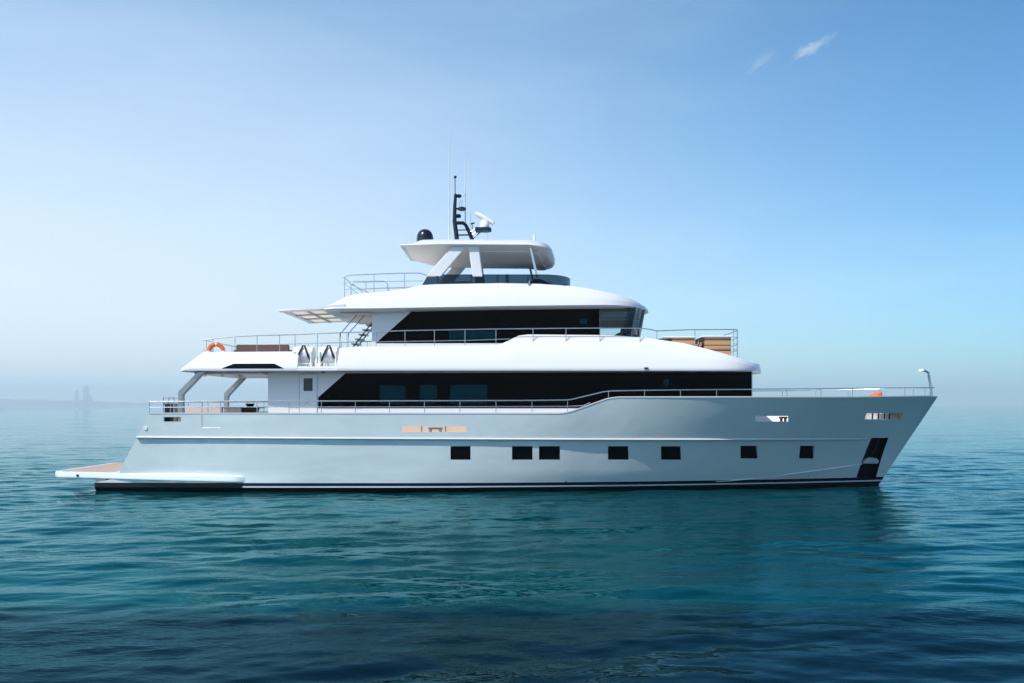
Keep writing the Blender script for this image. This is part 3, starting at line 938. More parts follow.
# ---- flybridge windscreen, pillars, hardtop
def fw_ring(z, grow):
    pts_ = []
    Xa = XP(421 + (7 if z > 7.6 else 0), -2.05)
    pts_.append((Xa, -2.08 + grow))
    xc = 1.1
    for k in range(15):
        a_ = math.pi / 2 * k / 14
        pts_.append((xc + (1.12 + grow * .5) * math.sin(a_), (-2.08 + grow) * max(0, math.cos(a_)) ** .8))
    pts_ += [(x, -y) for x, y in reversed(pts_[:-1])]
    return [(x, y, z) for x, y in pts_]
lo_r, hi_r = fw_ring(7.42, 0), fw_ring(7.88, .03)
MB().loft([lo_r, hi_r], closed_ring=False).build('windscreen', M_GLASS_FLY, yacht, smooth=50, recalc=False)
MB().tube([Vector(p) for p in hi_r], .014, 6).build('windscreen_trim', M_BLACK, yacht)
wp = MB()
for px in (437.5, 471.5, 497.5, 528):
    x = XP(px, -2.07)
    wp.box(x - .035, x + .035, -2.085, -2.045, 7.40, 7.87)
for px in (437.5, 471.5, 497.5, 528):
    x = XP(px, -2.07)
    MB().box(x - .03, x + .03, -2.09, -2.04, 7.40, 7.872).build('windscreen_post', M_BLACK, yacht)

# hardtop: thin brim rising outwards, lower belly inside
def ht_half(X):
    y = 2.22
    if X < -2.8: y = 2.22 - .12 * (-2.8 - X)
    if X > .6:
        t = (X - .6) / (1.66 - .6)
        y = 2.22 * max(0, 1 - t ** 2.8) ** .55
    return y
hx0, hx1 = XP(400, -2.15), 1.66
xs = sorted(set(list(np.linspace(hx0, hx1, 60)) + [1.5, 1.56, 1.6, 1.63, 1.65]))
rg = []
for X in xs:
    yo = max(.03, ht_half(X))
    ed = min(1, max(0, (X - hx0) / 1.1), max(0.0, (hx1 - X) / .28) ** .6)
    ze = interp(X, [(hx0, 8.94), (-2.6, 8.96), (.6, 8.94), (1.3, 8.86), (1.66, 8.62)])
    zt = ze + .07 + .22 * min(1, ed * 1.4)
    fx = min(1, max(0, (X - hx0) / 1.3)) ** .8 * min(1, max(0.03, (hx1 - X) / .35)) ** .5
    def und(f): return ze - .012 - .47 * fx * f
    r_ = [(X, 0, und(1)), (X, -yo * .25, und(.985)), (X, -yo * .5, und(.86)), (X, -yo * .72, und(.58)), (X, -max(.012, yo * .86), und(.30)), (X, -max(.013, yo - .12), und(.06)), (X, -max(.015, yo - .05), ze - .008), (X, -yo, ze + .02), (X, -yo + .015, ze + .055), (X, -max(.01, yo - .30), zt - .05), (X, -max(.008, yo - .9), zt), (X, 0, zt + .02)]
    rg.append(r_ + [(x, -y, z) for x, y, z in reversed(r_[1:-1])])
M_GREYCEIL = mat('pale_grey_ceiling', (.66, .66, .63), .5, noise=(2, .04, (1, 1, 1)))
hto = MB().loft(rg).build('hardtop', [M_WHITE, M_CREAM, M_GREYCEIL], yacht, smooth=30)
for p_ in hto.data.polygons:
    if p_.normal.z < -.5 and abs(p_.center.y) < ht_half(p_.center.x) - .12 and -3.95 < p_.center.x < 1.40:
        p_.material_index = 1 if p_.center.x < -1.2 else 2
tr_n = []; tr_f = []
for X in np.linspace(-1.15, 1.30, 22):
    w_ = ht_half(X) - .34
    fx = min(1, max(0, (X - hx0) / 1.3)) ** .8 * min(1, max(0.03, (hx1 - X) / .35)) ** .5
    ze = interp(X, [(hx0, 8.94), (-2.6, 8.96), (.6, 8.94), (1.3, 8.86), (1.66, 8.62)])
    def zz_(y):
        yo = ht_half(X)
        return ze - .03 - .47 * fx * interp(abs(y) / yo, [(0, 1), (.25, .985), (.5, .86), (.72, .58), (.86, .30), (.95, .06), (1, 0)])
    e = 1 - .75 * sstep(.95, 1.32, X)
    tr_n.append((X, -w_ * e, zz_(w_ * e))); tr_f.append((X, 1.25 * e, zz_(1.25 * e)))
MB().tube(tr_n + tr_f[::-1], .028, 8).build('hardtop_trim', M_WHITE2, yacht)
for sy in (-1, 1):
    def pil(name, b0, b1, t1, t0, th, m, y=2.02):
        p_ = MB()
        yb_, yt_ = sy * y, sy * (y - .03)
        poly_ = [(XP(px, -2.02), ZP(py, -2.02)) for px, py in (b0, b1, t1, t0)]
        p_.prism(poly_, yb_ - th / 2, yb_ + th / 2)
        p_.build(name, m, yacht, bevel=min(.03, th * .2))
    pil('hardtop_pillar', (425.5, 277), (441, 277), (467, 246.5), (452.5, 246.5), .16, M_WHITE_SHADE)
    pil('hardtop_pillar', (472.5, 277), (483, 277), (479, 246.5), (468.5, 246.5), .14, M_WHITE_SHADE)
    pil('hardtop_stay', (536, 277), (538.4, 277), (531.4, 247), (529, 247), .06, M_STEEL)
# flybridge furniture: helm seat, white settee and console behind the glass
fs = MB()
fs.box(-2.6, -1.5, .6, 2.0, 7.40, 7.95); fs.box(-2.75, -2.55, .6, 2.0, 7.40, 8.1)
fs.build('settee', M_WHITE2, yacht, bevel=.05)
MB().prism([(.5, 7.3), (1.7, 7.3), (1.6, 7.62), (1.05, 7.86), (.85, 7.86), (.6, 7.7)], -1.0, .9).build('flybridge_console', M_BLACK, yacht, bevel=.03)
MB().box(-.15, .35, -.7, -.2, 7.3, 7.6).box(-.25, -.12, -.7, -.2, 7.5, 8.1).build('helm_seat', M_WHITE2, yacht, bevel=.05)

# ---- mast, dome, radar, antennas
HTZ = 9.22
dx = XP(425, -.6)
MB().lathe([(.001, -.35), (.24, -.35), (.26, -.30), (.31, -.28), (.325, -.1), (.325, .18), (.30, .34), (.24, .46), (.15, .535), (.06, .56), (.001, .565)], (dx, -.6, ZP(229.2, -.6) - .565), 28).build('satellite_dome', M_DOME, yacht, smooth=40)
ms = MB()
m_y = 0.0
def mp_(px, py, y=0.0): return P(px, py, y)
ms.tube([mp_(457.6, 246), mp_(456.0, 232), mp_(454.6, 222), mp_(454.8, 206), mp_(455.6, 194)], [.095, .09, .085, .07, .06], 10)
ms.tube([mp_(455, 223), mp_(463, 223), mp_(466, 225.5), mp_(470, 234), mp_(474.5, 246)], [.07, .07, .07, .075, .085], 10)
mo = ms.build('mast', M_BLACK, yacht)
for py, a, b_, r in ((230.2, 456, 469, .022), (235.2, 457, 472, .03)):
    MB().tube([mp_(a, py), mp_(b_, py - .4)], r, 8).build('mast_rung', M_BLACK, mo)
for px, py, w, h in ((462, 208.8, .16, .07), (458.5, 216, .10, .07), (459, 196, .10, .06)):
    x, y, z = mp_(px, py)
    MB().tube([(XP(455.2, 0), 0, z), (x, 0, z)], .04, 8).lathe([(.001, -h), (w * .8, -h), (w, -h * .4), (w, h * .5), (w * .6, h), (.001, h)], (x, 0, z), 16).build('mast_light', M_BLACK, mo)
MB().tube([mp_(455.2, 196), mp_(455, 178)], .018, 6).tube([mp_(454, 177), mp_(456.6, 177)], .05, 8).build('mast_pole', M_BLACK, mo)
for px in (461.5, 459.5):
    MB().tube([mp_(px, 207), mp_(px + .8, 200)], .014, 6).build('short_aerial', M_STEEL, mo)
pf = MB()
x0, _, z0 = mp_(475, 229.5); x1 = XP(491.5, 0)
pf.slab([(x0, -.3), (x1 - .15, -.3), (x1, -.15), (x1, .15), (x1 - .15, .3), (x0, .3)], z0 - .08, z0 + .05)
pfo = pf.build('radar_platform', M_BLACK, mo, bevel=.02)
for a, b_ in (((471, 236), (479, 230)), ((472.5, 239), (482, 230.5)), ((470, 232.5), (476, 228.5))):
    MB().tube([mp_(*a), mp_(*b_)], .025, 6).build('platform_brace', M_BLACK, pfo)
MB().tube([mp_(472.5, 230), mp_(472, 222.5)], .018, 6).tube([mp_(470.5, 224), mp_(474.5, 223)], .03, 6).build('wind_sensor', M_BLACK, mo)
x, y, z = mp_(484.5, 228.0)
rb = MB().lathe([(.001, 0), (.19, 0), (.2, .06), (.17, .2), (.12, .30), (.001, .32)], (x, 0, z - .01), 20)
rbo = rb.build('radar_base', M_REFL, mo, smooth=40)
arr = MB()
p0, p1 = Vector(mp_(475.5, 213.2)), Vector(mp_(494.5, 223.8))
rg = []
dirv = (p1 - p0).normalized(); nv = Vector((dirv.z, 0, -dirv.x))
if nv.z < 0: nv = -nv
for q, e in ((0, .55), (.06, 1), (.5, 1.05), (.94, 1), (1, .5)):
    c_ = p0 + (p1 - p0) * q
    rg.append([c_ + nv * .085 * e * math.sin(t) + Vector((0, .10 * e * math.cos(t), 0)) for t in np.linspace(0, 2 * math.pi, 14, endpoint=False)])
arr.loft(rg)
arr.build('radar_scanner', M_REFL, rbo, smooth=40)
M_WHIP = mat('white_fibreglass_whip', (.78, .80, .82), .5, noise=(6, .03, (1, 1, 1)))
for px, py0, py1, r in ((449.2, 246, 130, .023), (465.3, 225, 152, .023), (438.2, 246, 205, .009), (470.5, 246, 165, .007), (534.3, 246, 212, .007), (487.5, 246, 232, .009)):
    yy = .35 if px not in (438.2,) else -.5
    a, b_ = Vector(P(px, py0, yy)), Vector(P(px, py1, yy))
    MB().tube([a, a.lerp(b_, .3), b_], [r * 1.3, r, r * .45], 6).build('whip_antenna', M_WHIP, yacht)
MB().tube([P(534.3, 246, .1), P(534.3, 235.5, .1)], .05, 10).build('gps_antenna', M_REFL, yacht)
MB().prism([(XP(528, -2.3), 7.35), (XP(531, -2.3), 7.35), (XP(529.8, -2.3), ZP(280.8, -2.3)), (XP(528.6, -2.3), ZP(280.8, -2.3))], -2.36, -2.30).build('side_light', M_GREYMETAL, yacht)

# ---- railings
def railing(name, rails, posts, m=M_STEEL, r=.017, rp=.014):
    mb = MB()
    for path, rad in rails:
        mb.tube(path, rad or r, 8)
    o = mb.build(name, m, yacht, smooth=50)
    for top_, bot_ in posts:
        MB().tube([top_, bot_], rp, 8).build('post', m, o)
    return o
# main deck rail on the low bulwark, both sides and across the stern
def mr(px, py):
    X = XP(px, -3.38)
    s_ = (X - xa(2.8)) / (xf(2.8) - xa(2.8))
    y = -(half(max(0, s_), 2.75) - .06)
    return Vector((XP(px, y), y, ZP(py, y)))
pth = [mr(p_, q_) for p_, q_ in ((149.5, 401.6), (260, 401.2), (400, 400.8), (520, 400.4), (567, 399.9), (572, 399.2), (603, 391.8), (611, 390.8), (645, 390.2), (680, 389.8), (716, 389.5), (752, 389.2), (790, 389.0))]
mid = [mr(p_, q_) for p_, q_ in ((149.5, 407.4), (260, 407), (400, 406.8), (567, 406.2), (583, 405.5), (590, 402.6))]
bowpx = [(790, 389.0), (822, 388.8), (853, 388.4), (880, 388.2), (905, 387.9), (925, 387.7), (934.5, 387.6)]
def br(px, py):
    y = -2.5
    for _ in range(20):
        X = XP(px, y); s_ = min(.995, (X - xa(3.4)) / (xf(3.4) - xa(3.4)))
        y = -max(.02, half(s_, 3.38) - .07)
    return Vector((XP(px, y), y, ZP(py, y)))
bow = [br(*q) for q in bowpx[1:]]
posts = []
for px in (149.5, 170.5, 202, 208, 220.5, 257, 289, 321.5, 355.5, 389.5, 424.5, 460, 496, 532, 567.5):
    t_ = mr(px, 401.2); posts.append((t_, Vector((t_.x, t_.y, 2.79))))
for px, py in ((608.5, 391), (644.5, 390.2), (680.5, 389.8), (716.5, 389.5)):
    t_ = mr(px, py); posts.append((t_, Vector((t_.x, t_.y, sheer(t_.x) - .01))))
for px in (787, 821, 852.5, 880, 905, 925):
    t_ = br(px, interp(px, bowpx)); posts.append((t_, Vector((t_.x, t_.y, sheer(t_.x) - .01))))
mir = lambda P_: [Vector((p.x, -p.y, p.z)) for p in P_]
full = pth + bow
railing('side_railing', [(full, .02), (mid, .013)], posts)
farposts = [(Vector((a.x, -a.y, a.z)), Vector((b_.x, -b_.y, b_.z))) for a, b_ in posts]
st0, st1 = pth[0], mir(pth)[0]
railing('side_railing', [(mir(full), .02), (mir(mid), .013)], farposts)
railing('stern_railing', [([st0, st1], .018), ([mid[0], mir(mid)[0]], .012)], [(st0.lerp(st1, q), Vector((st0.lerp(st1, q).x, st0.lerp(st1, q).y, 2.5))) for q in (.3, .7)])

# upper deck side rail
ry = -2.72
def ur(px, py, y=ry): return Vector(P(px, py, y))
top_ = [ur(*q) for q in ((202.5, 339.8), (235, 336.6), (257, 335.6), (300, 334.5), (340, 332.8), (372, 331.8), (405, 330.6), (465, 329.4), (500, 328.9), (560, 328.2), (600, 328.0), (640, 328.2), (650, 329.4), (657, 331))]
up_posts = []
for px in (206.5, 213, 235, 257, 279.5, 295, 317.5, 339.5, 347):
    py = interp(px, [(202.5, 339.8), (235, 336.6), (257, 335.6), (300, 334.5), (340, 332.8), (372, 331.8)])
    t_ = ur(px, py); up_posts.append((t_, Vector((t_.x, t_.y, 4.6))))
for px in (376, 405, 434.5, 465, 496, 533, 566, 600, 640):
    py = interp(px, [(372, 331.8), (405, 330.6), (465, 329.4), (500, 328.9), (560, 328.2), (600, 328.0), (640, 328.2)])
    t_ = ur(px, py); up_posts.append((t_, Vector((t_.x, t_.y, 4.65))))
lowr = [ur(*q) for q in ((376, 341.8), (465, 340.4), (510, 338.8))]
railing('upper_railing', [(top_, .019), (lowr, .013)], up_posts)
railing('upper_railing', [(mir(top_), .019)], [(Vector((a.x, -a.y, a.z)), Vector((b_.x, -b_.y, b_.z))) for a, b_ in up_posts[:9]])
a, b_ = ur(202.5, 339.8), mir([ur(202.5, 339.8)])[0]
dn = Vector((0, 0, -.36))
railing('aft_upper_railing', [([a, b_], .019), ([a + dn, b_ + dn], .012)], [(a.lerp(b_, q), Vector((a.x, a.lerp(b_, q).y, 4.6))) for q in (.25, .5, .75)])
# forward upper rail round the sun deck
ry2 = -2.25
fwd = [Vector(P(657, 331, -2.6))] + [Vector(P(px, py, ry2)) for px, py in ((690, 329.8), (720, 329.6), (734, 329.6))]
c_ = fwd[-1]
fwd += [Vector((c_.x + .14, c_.y + .12, c_.z)), Vector((c_.x + .24, c_.y + .5, c_.z)), Vector((c_.x + .26, 0, c_.z)), Vector((c_.x + .24, -c_.y - .5, c_.z)), Vector((c_.x, -c_.y, c_.z))]
fp = []
for px in (657, 695, 733.5):
    t_ = Vector(P(px, 330, ry2)); fp.append((t_, Vector((t_.x, t_.y, 4.75))))
for q in (4, 5, 6, 7):
    t_ = fwd[q]; fp.append((t_, Vector((t_.x, t_.y, 4.6))))
rung = []
for dz in (.28, .52, .74):
    rung.append(([c_ + Vector((0, 0, -dz)), fwd[4] + Vector((0, 0, -dz)), fwd[5] + Vector((0, 0, -dz)), fwd[6] + Vector((0, 0, -dz))], .012))
railing('forward_railing', [(fwd, .019)] + rung, fp)
# flybridge aft rail
fy = -2.3
def fr_(px, py, y=fy): return Vector(P(px, py, y))
ft = [fr_(*q) for q in ((343.5, 277.2), (350, 275.3), (374, 274.2), (405, 273.2), (420, 273.2), (427, 275.6))]
posts = []
for px in (344.5, 374, 404.5):
    t_ = fr_(px, interp(px, [(343.5, 277.2), (350, 275.3), (374, 274.2), (405, 273.2)])); posts.append((t_, Vector((t_.x, t_.y, 7.0))))
ml = [[fr_(*q) for q in ((344.5, 283.2), (374, 282.0), (404.5, 281.2), (423, 281))], [fr_(*q) for q in ((344.5, 289.4), (374, 288.6), (404.5, 288.2), (418, 288))]]
railing('flybridge_railing', [(ft, .018)] + [(m_, .011) for m_ in ml], posts)
railing('flybridge_railing', [(mir(ft), .018)] + [(mir(m_), .011) for m_ in ml], [(Vector((a.x, -a.y, a.z)), Vector((b_.x, -b_.y, b_.z))) for a, b_ in posts])
a = ft[0]
railing('flybridge_railing', [([a, mir([a])[0]], .018), ([a + Vector((0, 0, -.22)), mir([a])[0] + Vector((0, 0, -.22))], .011)], [])
well_r = [fr_(*q, -1.2) for q in ((351, 296), (351, 283.5), (354, 281.5), (384, 281.3), (387.5, 284), (388.5, 293))]
railing('stairwell_railing', [(well_r, .018)], [(fr_(366, 281.4, -1.2), fr_(366, 294, -1.2))])
sl = [fr_(350, 284, -1.6), fr_(370, 293.5, -1.6)]
railing('stairwell_railing', [(sl, .016)], [])

# bow staff with its lamp, and the fairlead rollers seen through the ports
bx = MB().tube([P(931.8, 400, 0), P(931.0, 388, 0), P(928.4, 372.5, 0)], [.06, .055, .05], 10).tube([P(928.6, 373, 0), P(924, 370.5, 0)], .05, 8)
bso = bx.build('bow_staff', M_STEEL, yacht)
hx, hy, hz = P(921.5, 370.6, 0)
MB().lathe([(.001, -.05), (.10, -.05), (.12, 0), (.09, .05), (.001, .06)], (hx, hy, hz), 16).build('anchor_lamp', M_REFL, bso)
for px in (874.5, 880.5, 886.5, 891.5):
    p0 = hp(px, 413.5, .22); p1 = hp(px - .3, 421, .22)
    MB().tube([p0, p1], .028, 10).build('fairlead_roller', M_RUBBER, yacht)
for (a0, a1, yy) in ((783, 787, 419), (430, 440, 430)):
    p0 = hp(a0, yy, .25); p1 = hp(a1, yy, .25)
    MB().tube([p0 + Vector((0, 0, -.12)), p0 + Vector((0, 0, .06))], .05, 10).tube([p1 + Vector((0, 0, -.12)), p1 + Vector((0, 0, .06))], .05, 10).tube([p0 + Vector((-.08, 0, .05)), p1 + Vector((.08, 0, .05))], .035, 8).build('mooring_cleat', M_DARKWOOD if a0 == 783 else M_GREYMETAL, yacht)
for a0 in (421.5, 445.5):
    p0, p1 = hp(a0, 425.6, .1), hp(a0, 432.4, .1)
    MB().tube([p0, p1], .022, 8).build('port_bar', M_GREYMETAL, yacht)

# ------------------------------------------------------------------ things standing on the yacht
# life ring on the upper aft quarter
lx, ly_, lz = P(216.3, 351.5, -2.80)
lr = thing('life_ring', 'orange life ring hung on the aft corner of the upper deck rail', 'life ring', (lx, ly_, lz - .33))
rg = []
N = 40
body = MB(); tape = MB()
for k in range(N):
    a_ = 2 * math.pi * k / N
    c_ = Vector((lx + .26 * math.cos(a_), ly_, lz + .26 * math.sin(a_)))
    rad = Vector((math.cos(a_), 0, math.sin(a_)))
    rg.append([c_ + rad * .085 * math.cos(t) + Vector((0, .06 * math.sin(t), 0)) for t in np.linspace(0, 2 * math.pi, 12, endpoint=False)])
body.loft(rg, wrap=True)
under(body.build('ring', M_ORANGE), lr)
for ac in (0, 90, 180, 270):
    tp = MB(); rg = []
    for da in (-6, -2, 2, 6):
        a_ = R(ac + da); c_ = Vector((lx + .26 * math.cos(a_), ly_, lz + .26 * math.sin(a_))); rad = Vector((math.cos(a_), 0, math.sin(a_)))
        rg.append([c_ + rad * .090 * math.cos(t) + Vector((0, .065 * math.sin(t), 0)) for t in np.linspace(0, 2 * math.pi, 12, endpoint=False)])
    tp.loft(rg)
    under(tp.build('reflective_band', M_REFL), lr)
gl_ = MB()
gl_.tube([(lx + .345 * math.cos(2 * math.pi * k / 24), ly_ - .05, lz + .345 * math.sin(2 * math.pi * k / 24)) for k in range(24)], .010, 6, closed=True)
under(gl_.build('grab_line', M_REFL), lr)

# life rafts in the notch of the upper deck
def life_raft(px0, px1, label):
    y = -2.85
    x0, x1 = XP(px0, y), XP(px1, y); zc = ZP(354.6, y); r_ = .29
    t = thing('life_raft', label, 'life raft', ((x0 + x1) / 2, y + .1, 4.47), 'life raft canisters on the upper deck')
    L = x1 - x0; prof = [(0, .55), (.03, .85), (.07, .97), (.30, 1.0), (.31, 1.05), (.34, 1.05), (.35, 1.0), (.49, 1.0), (.495, 1.04), (.505, 1.04), (.51, 1.0), (.65, 1.0), (.66, 1.05), (.69, 1.05), (.70, 1.0), (.93, .97), (.97, .85), (1, .55)]
    b = MB(); rg = []
    for q, e in prof:
        rg.append([(x0 + L * q, y + .1 + r_ * e * math.cos(k * 2 * math.pi / 24), zc + r_ * e * math.sin(k * 2 * math.pi / 24)) for k in range(24)])
    b.loft(rg)
    under(b.build('canister', M_RAFT, smooth=40), t)
    xm = (x0 + x1) / 2 + .03
    for sg in (-1, 1):
        s_ = MB()
        pts_ = []
        for q in np.linspace(0, 1, 8):
            zz = zc + .33 - q * .58
            yy = y + .1 - math.sqrt(max(.001, (r_ * 1.07) ** 2 - min(r_, abs(zz - zc)) ** 2)) - .02
            pts_.append((xm + sg * (.025 + q * .23), min(yy, y - .12), zz))
        rg = [[(p[0] - .032, p[1] - .012, p[2]), (p[0] + .032, p[1] - .012, p[2]), (p[0] + .032, p[1] + .012, p[2]), (p[0] - .032, p[1] + .012, p[2])] for p in pts_]
        s_.loft(rg)
        under(s_.build('strap', M_RUBBER), t)
    cd = MB()
    for q in (.12, .88):
        xx = x0 + L * q
        cd.box(xx - .03, xx + .03, y - .16, y + .36, 4.47, 4.55)
        for yy in (y - .19, y + .38): cd.box(xx - .03, xx + .03, yy - .02, yy + .02, 4.47, 5.02)
    under(cd.build('cradle', M_WHITE2, bevel=.006), t)
    return t
life_raft(292.5, 314.5, 'white life raft canister in its cradle nearer the stern and the brown sofa')
life_raft(318, 339, 'white life raft canister in its cradle nearer the deck stairs')

# upper aft sofa in brown wicker
def sofa(name, label, px0, px1, y, zfloor, zback, depth, frame, cush, back_px=None, cat='sofa'):
    x0, x1 = XP(px0, y), XP(px1, y)
    t = thing(name, label, cat, ((x0 + x1) / 2, y + depth / 2, zfloor))
    h = zback - zfloor
    under(MB().box(x0, x1, y, y + .10, zfloor, zback).build('backrest', frame, bevel=.025), t)
    under(MB().box(x0, x1, y + .102, y + depth, zfloor, zfloor + h * .42).build('base', frame, bevel=.02), t)
    n = max(1, int((x1 - x0) / .8))
    for k in range(n):
        a = x0 + (x1 - x0) * k / n + .02; b = x0 + (x1 - x0) * (k + 1) / n - .02
        under(MB().box(a, b, y + .14, y + depth - .02, zfloor + h * .424, zfloor + h * .62).build('seat_cushion', cush, bevel=.04), t)
        under(MB().box(a, b, y + .104, y + .24, zfloor + h * .63, zfloor + h * .98).build('back_cushion', cush, bevel=.04), t)
    for a, b in ((x0 - .10, x0 - .002), (x1 + .002, x1 + .10)):
        under(MB().box(a, b, y, y + depth, zfloor, zfloor + h * .72).build('armrest', frame, bevel=.02), t)
    return t
sofa('deck_sofa', 'long brown wicker sofa on the open upper aft deck behind the orange ring', 236, 289, -2.2, 4.625, ZP(344.6, -2.2), .9, M_RATTAN, M_PINK)
sofa('deck_sofa', 'pale cream sofa with taupe cushions on the covered main aft deck', 186, 222, -.6, 1.995, ZP(406.6, -.6), .9, M_CUSHION, M_PINK)

# dining table on the main aft deck
ty = -.9
tx0, tx1 = XP(221, ty), XP(258, ty); tz = ZP(407.0, ty)
tb = thing('dining_table', 'dark walnut dining table with a splayed base on the covered aft deck', 'table', ((tx0 + tx1) / 2, ty + .6, 1.995))
under(MB().box(tx0, tx1, ty, ty + 1.2, tz - .05, tz).build('tabletop', M_DARKWOOD, bevel=.012), tb)
under(MB().prism([(tx0 + .45, 2.0), (tx1 - .6, 2.0), (tx1 - .12, tz - .052), (tx0 + .2, tz - .052)], ty + .35, ty + .85).build('pedestal', M_DARKWOOD, bevel=.015), tb)
bw_ = thing('bowl', 'dark round bowl on the dining table of the aft deck', 'bowl', (XP(247.5, ty), ty + .4, tz))
under(MB().lathe([(.001, 0), (.09, 0), (.12, .02), (.17, .11), (.175, .13), (.155, .12), (.11, .035), (.001, .03)], (XP(247.5, ty), ty + .4, tz), 20).build('vessel', M_BLACK), bw_)
# white dining chairs at the table's near side
def chair(px, y, label):
    x = XP(px, y); z0 = 1.995
    t = thing('dining_chair', label, 'chair', (x, y, z0), 'chairs at the aft deck dining table')
    under(MB().box(x - .27, x + .27, y - .26, y - .20, z0 + .45, ZP(408.0, y)).build('backrest', M_CUSHION, bevel=.02), t)
    under(MB().box(x - .27, x + .27, y - .19, y + .26, z0 + .40, z0 + .50).build('seat', M_CUSHION, bevel=.02), t)
    for dx_ in (-.23, .23):
        for dy in (-.22, .22):
            under(MB().tube([(x + dx_, y + dy, z0), (x + dx_, y + dy, z0 + .41)], .018, 8).build('leg', M_STEEL), t)
    return t
chair(235.5, -1.3, 'white dining chair with its back to the rail in front of the table')
chair(216.5, -.2, 'white dining chair at the stern end of the dining table')

# black grill cabinet in the stern corner
gy = -2.95
gx0, gx1 = XP(163.5, gy), XP(174, gy)
gr = thing('grill_cabinet', 'black cabinet in a steel frame beside the stern corner rail', 'cabinet', ((gx0 + gx1) / 2, gy + .3, 1.995))
under(MB().box(gx0 + .03, gx1 - .03, gy + .02, gy + .55, 2.02, ZP(404.6, gy)).build('body', M_BLACK, bevel=.015), gr)
under(MB().box(gx0, gx1, gy, gy + .57, ZP(404.6, gy) + .002, ZP(403.4, gy)).build('lid', M_BLACK, bevel=.01), gr)
fm = MB()
for x in (gx0, gx1):
    for yy in (gy - .02, gy + .59): fm.tube([(x, yy, 2.0), (x, yy, ZP(397.5, gy))], .022, 8)
for yy in (gy - .02, gy + .59): fm.tube([(gx0, yy, ZP(397.5, gy)), (gx1, yy, ZP(397.5, gy))], .024, 8)
under(fm.build('frame', M_STEEL), gr)

# teak fronted sun deck bench
by = -1.9
bn = thing('lounge_bench', 'teak fronted lounge bench with a white cushion top on the forward upper deck', 'bench', (XP(715, by), by + .6, 4.6))
bx0, bx1 = XP(705, by), XP(731, by); bz = ZP(337.5, by)
under(MB().box(bx0, bx1, by, by + 3.4, 4.62, bz).build('teak_front', M_TEAKPANEL, bevel=.012), bn)
under(MB().box(bx0 - .1, bx1 + .06, by - .06, by + 3.46, bz + .002, bz + .075).build('cushion_top', M_WHITE2, bevel=.025), bn)
b2 = thing('low_bench', 'low teak seat with a white top between the wheelhouse and the lounge bench', 'bench', (XP(685, by), by + .6, 4.6))
cx0, cx1 = XP(672, by), XP(695, by)
under(MB().box(cx0, cx1, by, by + 3.4, 4.62, bz - .02).build('teak_front', M_TEAKPANEL, bevel=.012), b2)
under(MB().box(cx0 - .3, cx1 + .03, by - .05, by + 3.45, bz - .018, bz + .05).build('cushion_top', M_WHITE2, bevel=.025), b2)
tb2 = thing('side_table', 'small dark legged table between the two teak benches', 'table', (XP(699.5, by), by + .3, 4.62))
sx_ = XP(699.5, by)
under(MB().box(sx_ - .16, sx_ + .16, by + .1, by + .6, ZP(341, by) , ZP(339.8, by)).build('tabletop', M_DARKWOOD, bevel=.006), tb2)
for sg in (-1, 1):
    under(MB().tube([(sx_ - sg * .02, by + .15, ZP(341, by)), (sx_ + sg * .13, by + .15, 4.63)], .03, 8).build('leg', M_WHITE2 if sg > 0 else M_DARKWOOD), tb2)

# orange bag on the foredeck
oy = -.75
ox, oz = XP(876, oy), ZP(393.2, oy)
ob = thing('bow_cover', 'orange folded cover lying on the bow behind the rail', 'cover', (ox, oy, 3.0))
mb = MB(); rg = []
prof = [(-.20, .02), (-.16, .07), (-.05, .10), (.02, .16), (.13, .17), (.17, .13), (.18, .02)]
for dy in (-.25, -.2, 0, .2, .25):
    e = .75 if abs(dy) > .22 else 1
    rg.append([(ox + a * e, oy + dy, oz - .12 + b_ * e) for a, b_ in prof])
mb.loft(rg)
under(mb.build('folded_cloth', M_ORANGE, smooth=60), ob)
dk2 = MB().box(XP(876, oy) - .45, XP(876, oy) + .4, -.95, .95, 2.75, oz - .115)
dk2.build('bow_locker', M_WHITE2, yacht, bevel=.03)

# ------------------------------------------------------------------ HAZE (one box of even thin air) and the two cloud wisps above it
hz = MB().box(-FAR - 60, FAR + 60, CAM_Y - FAR - 60, FAR + 60, -3.5, 310)
hzo = hz.build('haze', [], None, smooth=0)
hzo['kind'] = 'stuff'
m = bpy.data.materials.new('haze_air'); m.use_nodes = True
n, l = m.node_tree.nodes, m.node_tree.links
n.remove(n['Principled BSDF'])
pv = n.new('ShaderNodeVolumePrincipled')
pv.inputs['Color'].default_value = (.86, .97, 1.0, 1)
pv.inputs['Density'].default_value = .000125
pv.inputs['Anisotropy'].default_value = .2
l.new(pv.outputs[0], n['Material Output'].inputs['Volume'])
hzo.data.materials.clear(); hzo.data.materials.append(m)

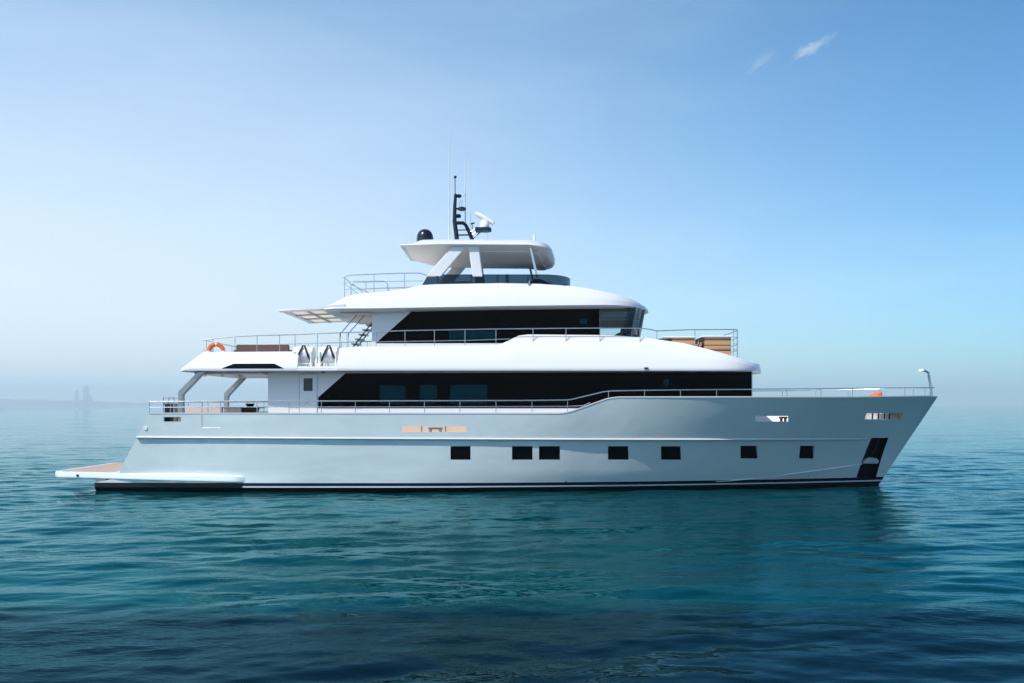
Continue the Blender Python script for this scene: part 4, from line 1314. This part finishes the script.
def cloud(px, py, wpx, hpx, tilt, dens, label, seed):
    D = 7000.0
    c_ = Vector(P(px, py, D)); sc = (D - CAM_Y) / FPX
    mb = MB()
    rg = []
    for q in np.linspace(-1, 1, 17):
        rr_ = max(.03, math.sqrt(max(0, 1 - q * q)))
        rg.append([(q * wpx * sc, 240 * rr_ * math.cos(t), hpx * sc * rr_ * math.sin(t)) for t in np.linspace(0, 2 * math.pi, 16, endpoint=False)])
    mb.loft(rg)
    o = mb.build('cloud', [], None)
    o.location = c_; o.rotation_euler = (0, -R(tilt), 0)
    tag(o, label, 'cloud', 'thin cloud wisps in the blue sky')
    m = bpy.data.materials.new('cloud_vapour'); m.use_nodes = True
    n, l = m.node_tree.nodes, m.node_tree.links
    n.remove(n['Principled BSDF'])
    pv = n.new('ShaderNodeVolumePrincipled')
    pv.inputs['Color'].default_value = (1, 1, 1, 1); pv.inputs['Anisotropy'].default_value = .3
    tc = n.new('ShaderNodeTexCoord')
    mp = n.new('ShaderNodeMapping'); mp.inputs['Scale'].default_value = (.011, .008, .034); mp.inputs['Location'].default_value = (seed, seed * 2, 0)
    nt = n.new('ShaderNodeTexNoise'); nt.inputs['Scale'].default_value = 1; nt.inputs['Detail'].default_value = 6; nt.inputs['Roughness'].default_value = .6; nt.inputs['Distortion'].default_value = .6
    l.new(tc.outputs['Object'], mp.inputs[0]); l.new(mp.outputs[0], nt.inputs['Vector'])
    ms_ = n.new('ShaderNodeMapping'); ms_.inputs['Scale'].default_value = (1 / (wpx * sc), 1 / 240.0, 1 / (hpx * sc))
    l.new(tc.outputs['Object'], ms_.inputs[0])
    ln = n.new('ShaderNodeVectorMath'); ln.operation = 'LENGTH'; l.new(ms_.outputs[0], ln.inputs[0])
    fo = n.new('ShaderNodeMapRange'); fo.inputs['From Min'].default_value = .15; fo.inputs['From Max'].default_value = 1; fo.inputs['To Min'].default_value = .12; fo.inputs['To Max'].default_value = -.42
    l.new(ln.outputs['Value'], fo.inputs['Value'])
    ad = n.new('ShaderNodeMath'); ad.operation = 'ADD'; l.new(nt.outputs['Fac'], ad.inputs[0]); l.new(fo.outputs[0], ad.inputs[1])
    mr_ = n.new('ShaderNodeMapRange'); mr_.inputs['From Min'].default_value = .36; mr_.inputs['From Max'].default_value = .62; mr_.inputs['To Max'].default_value = dens
    l.new(ad.outputs[0], mr_.inputs['Value']); l.new(mr_.outputs[0], pv.inputs['Density'])
    l.new(pv.outputs[0], n['Material Output'].inputs['Volume'])
    o.data.materials.clear(); o.data.materials.append(m)
cloud(811, 48.5, 40, 9, 25, .0085, 'brighter wispy white cloud at the upper right of the sky', 3.1)
cloud(761, 62, 32, 10, 33, .0024, 'fainter smaller cloud wisp just below and left of the brighter one', 9.7)
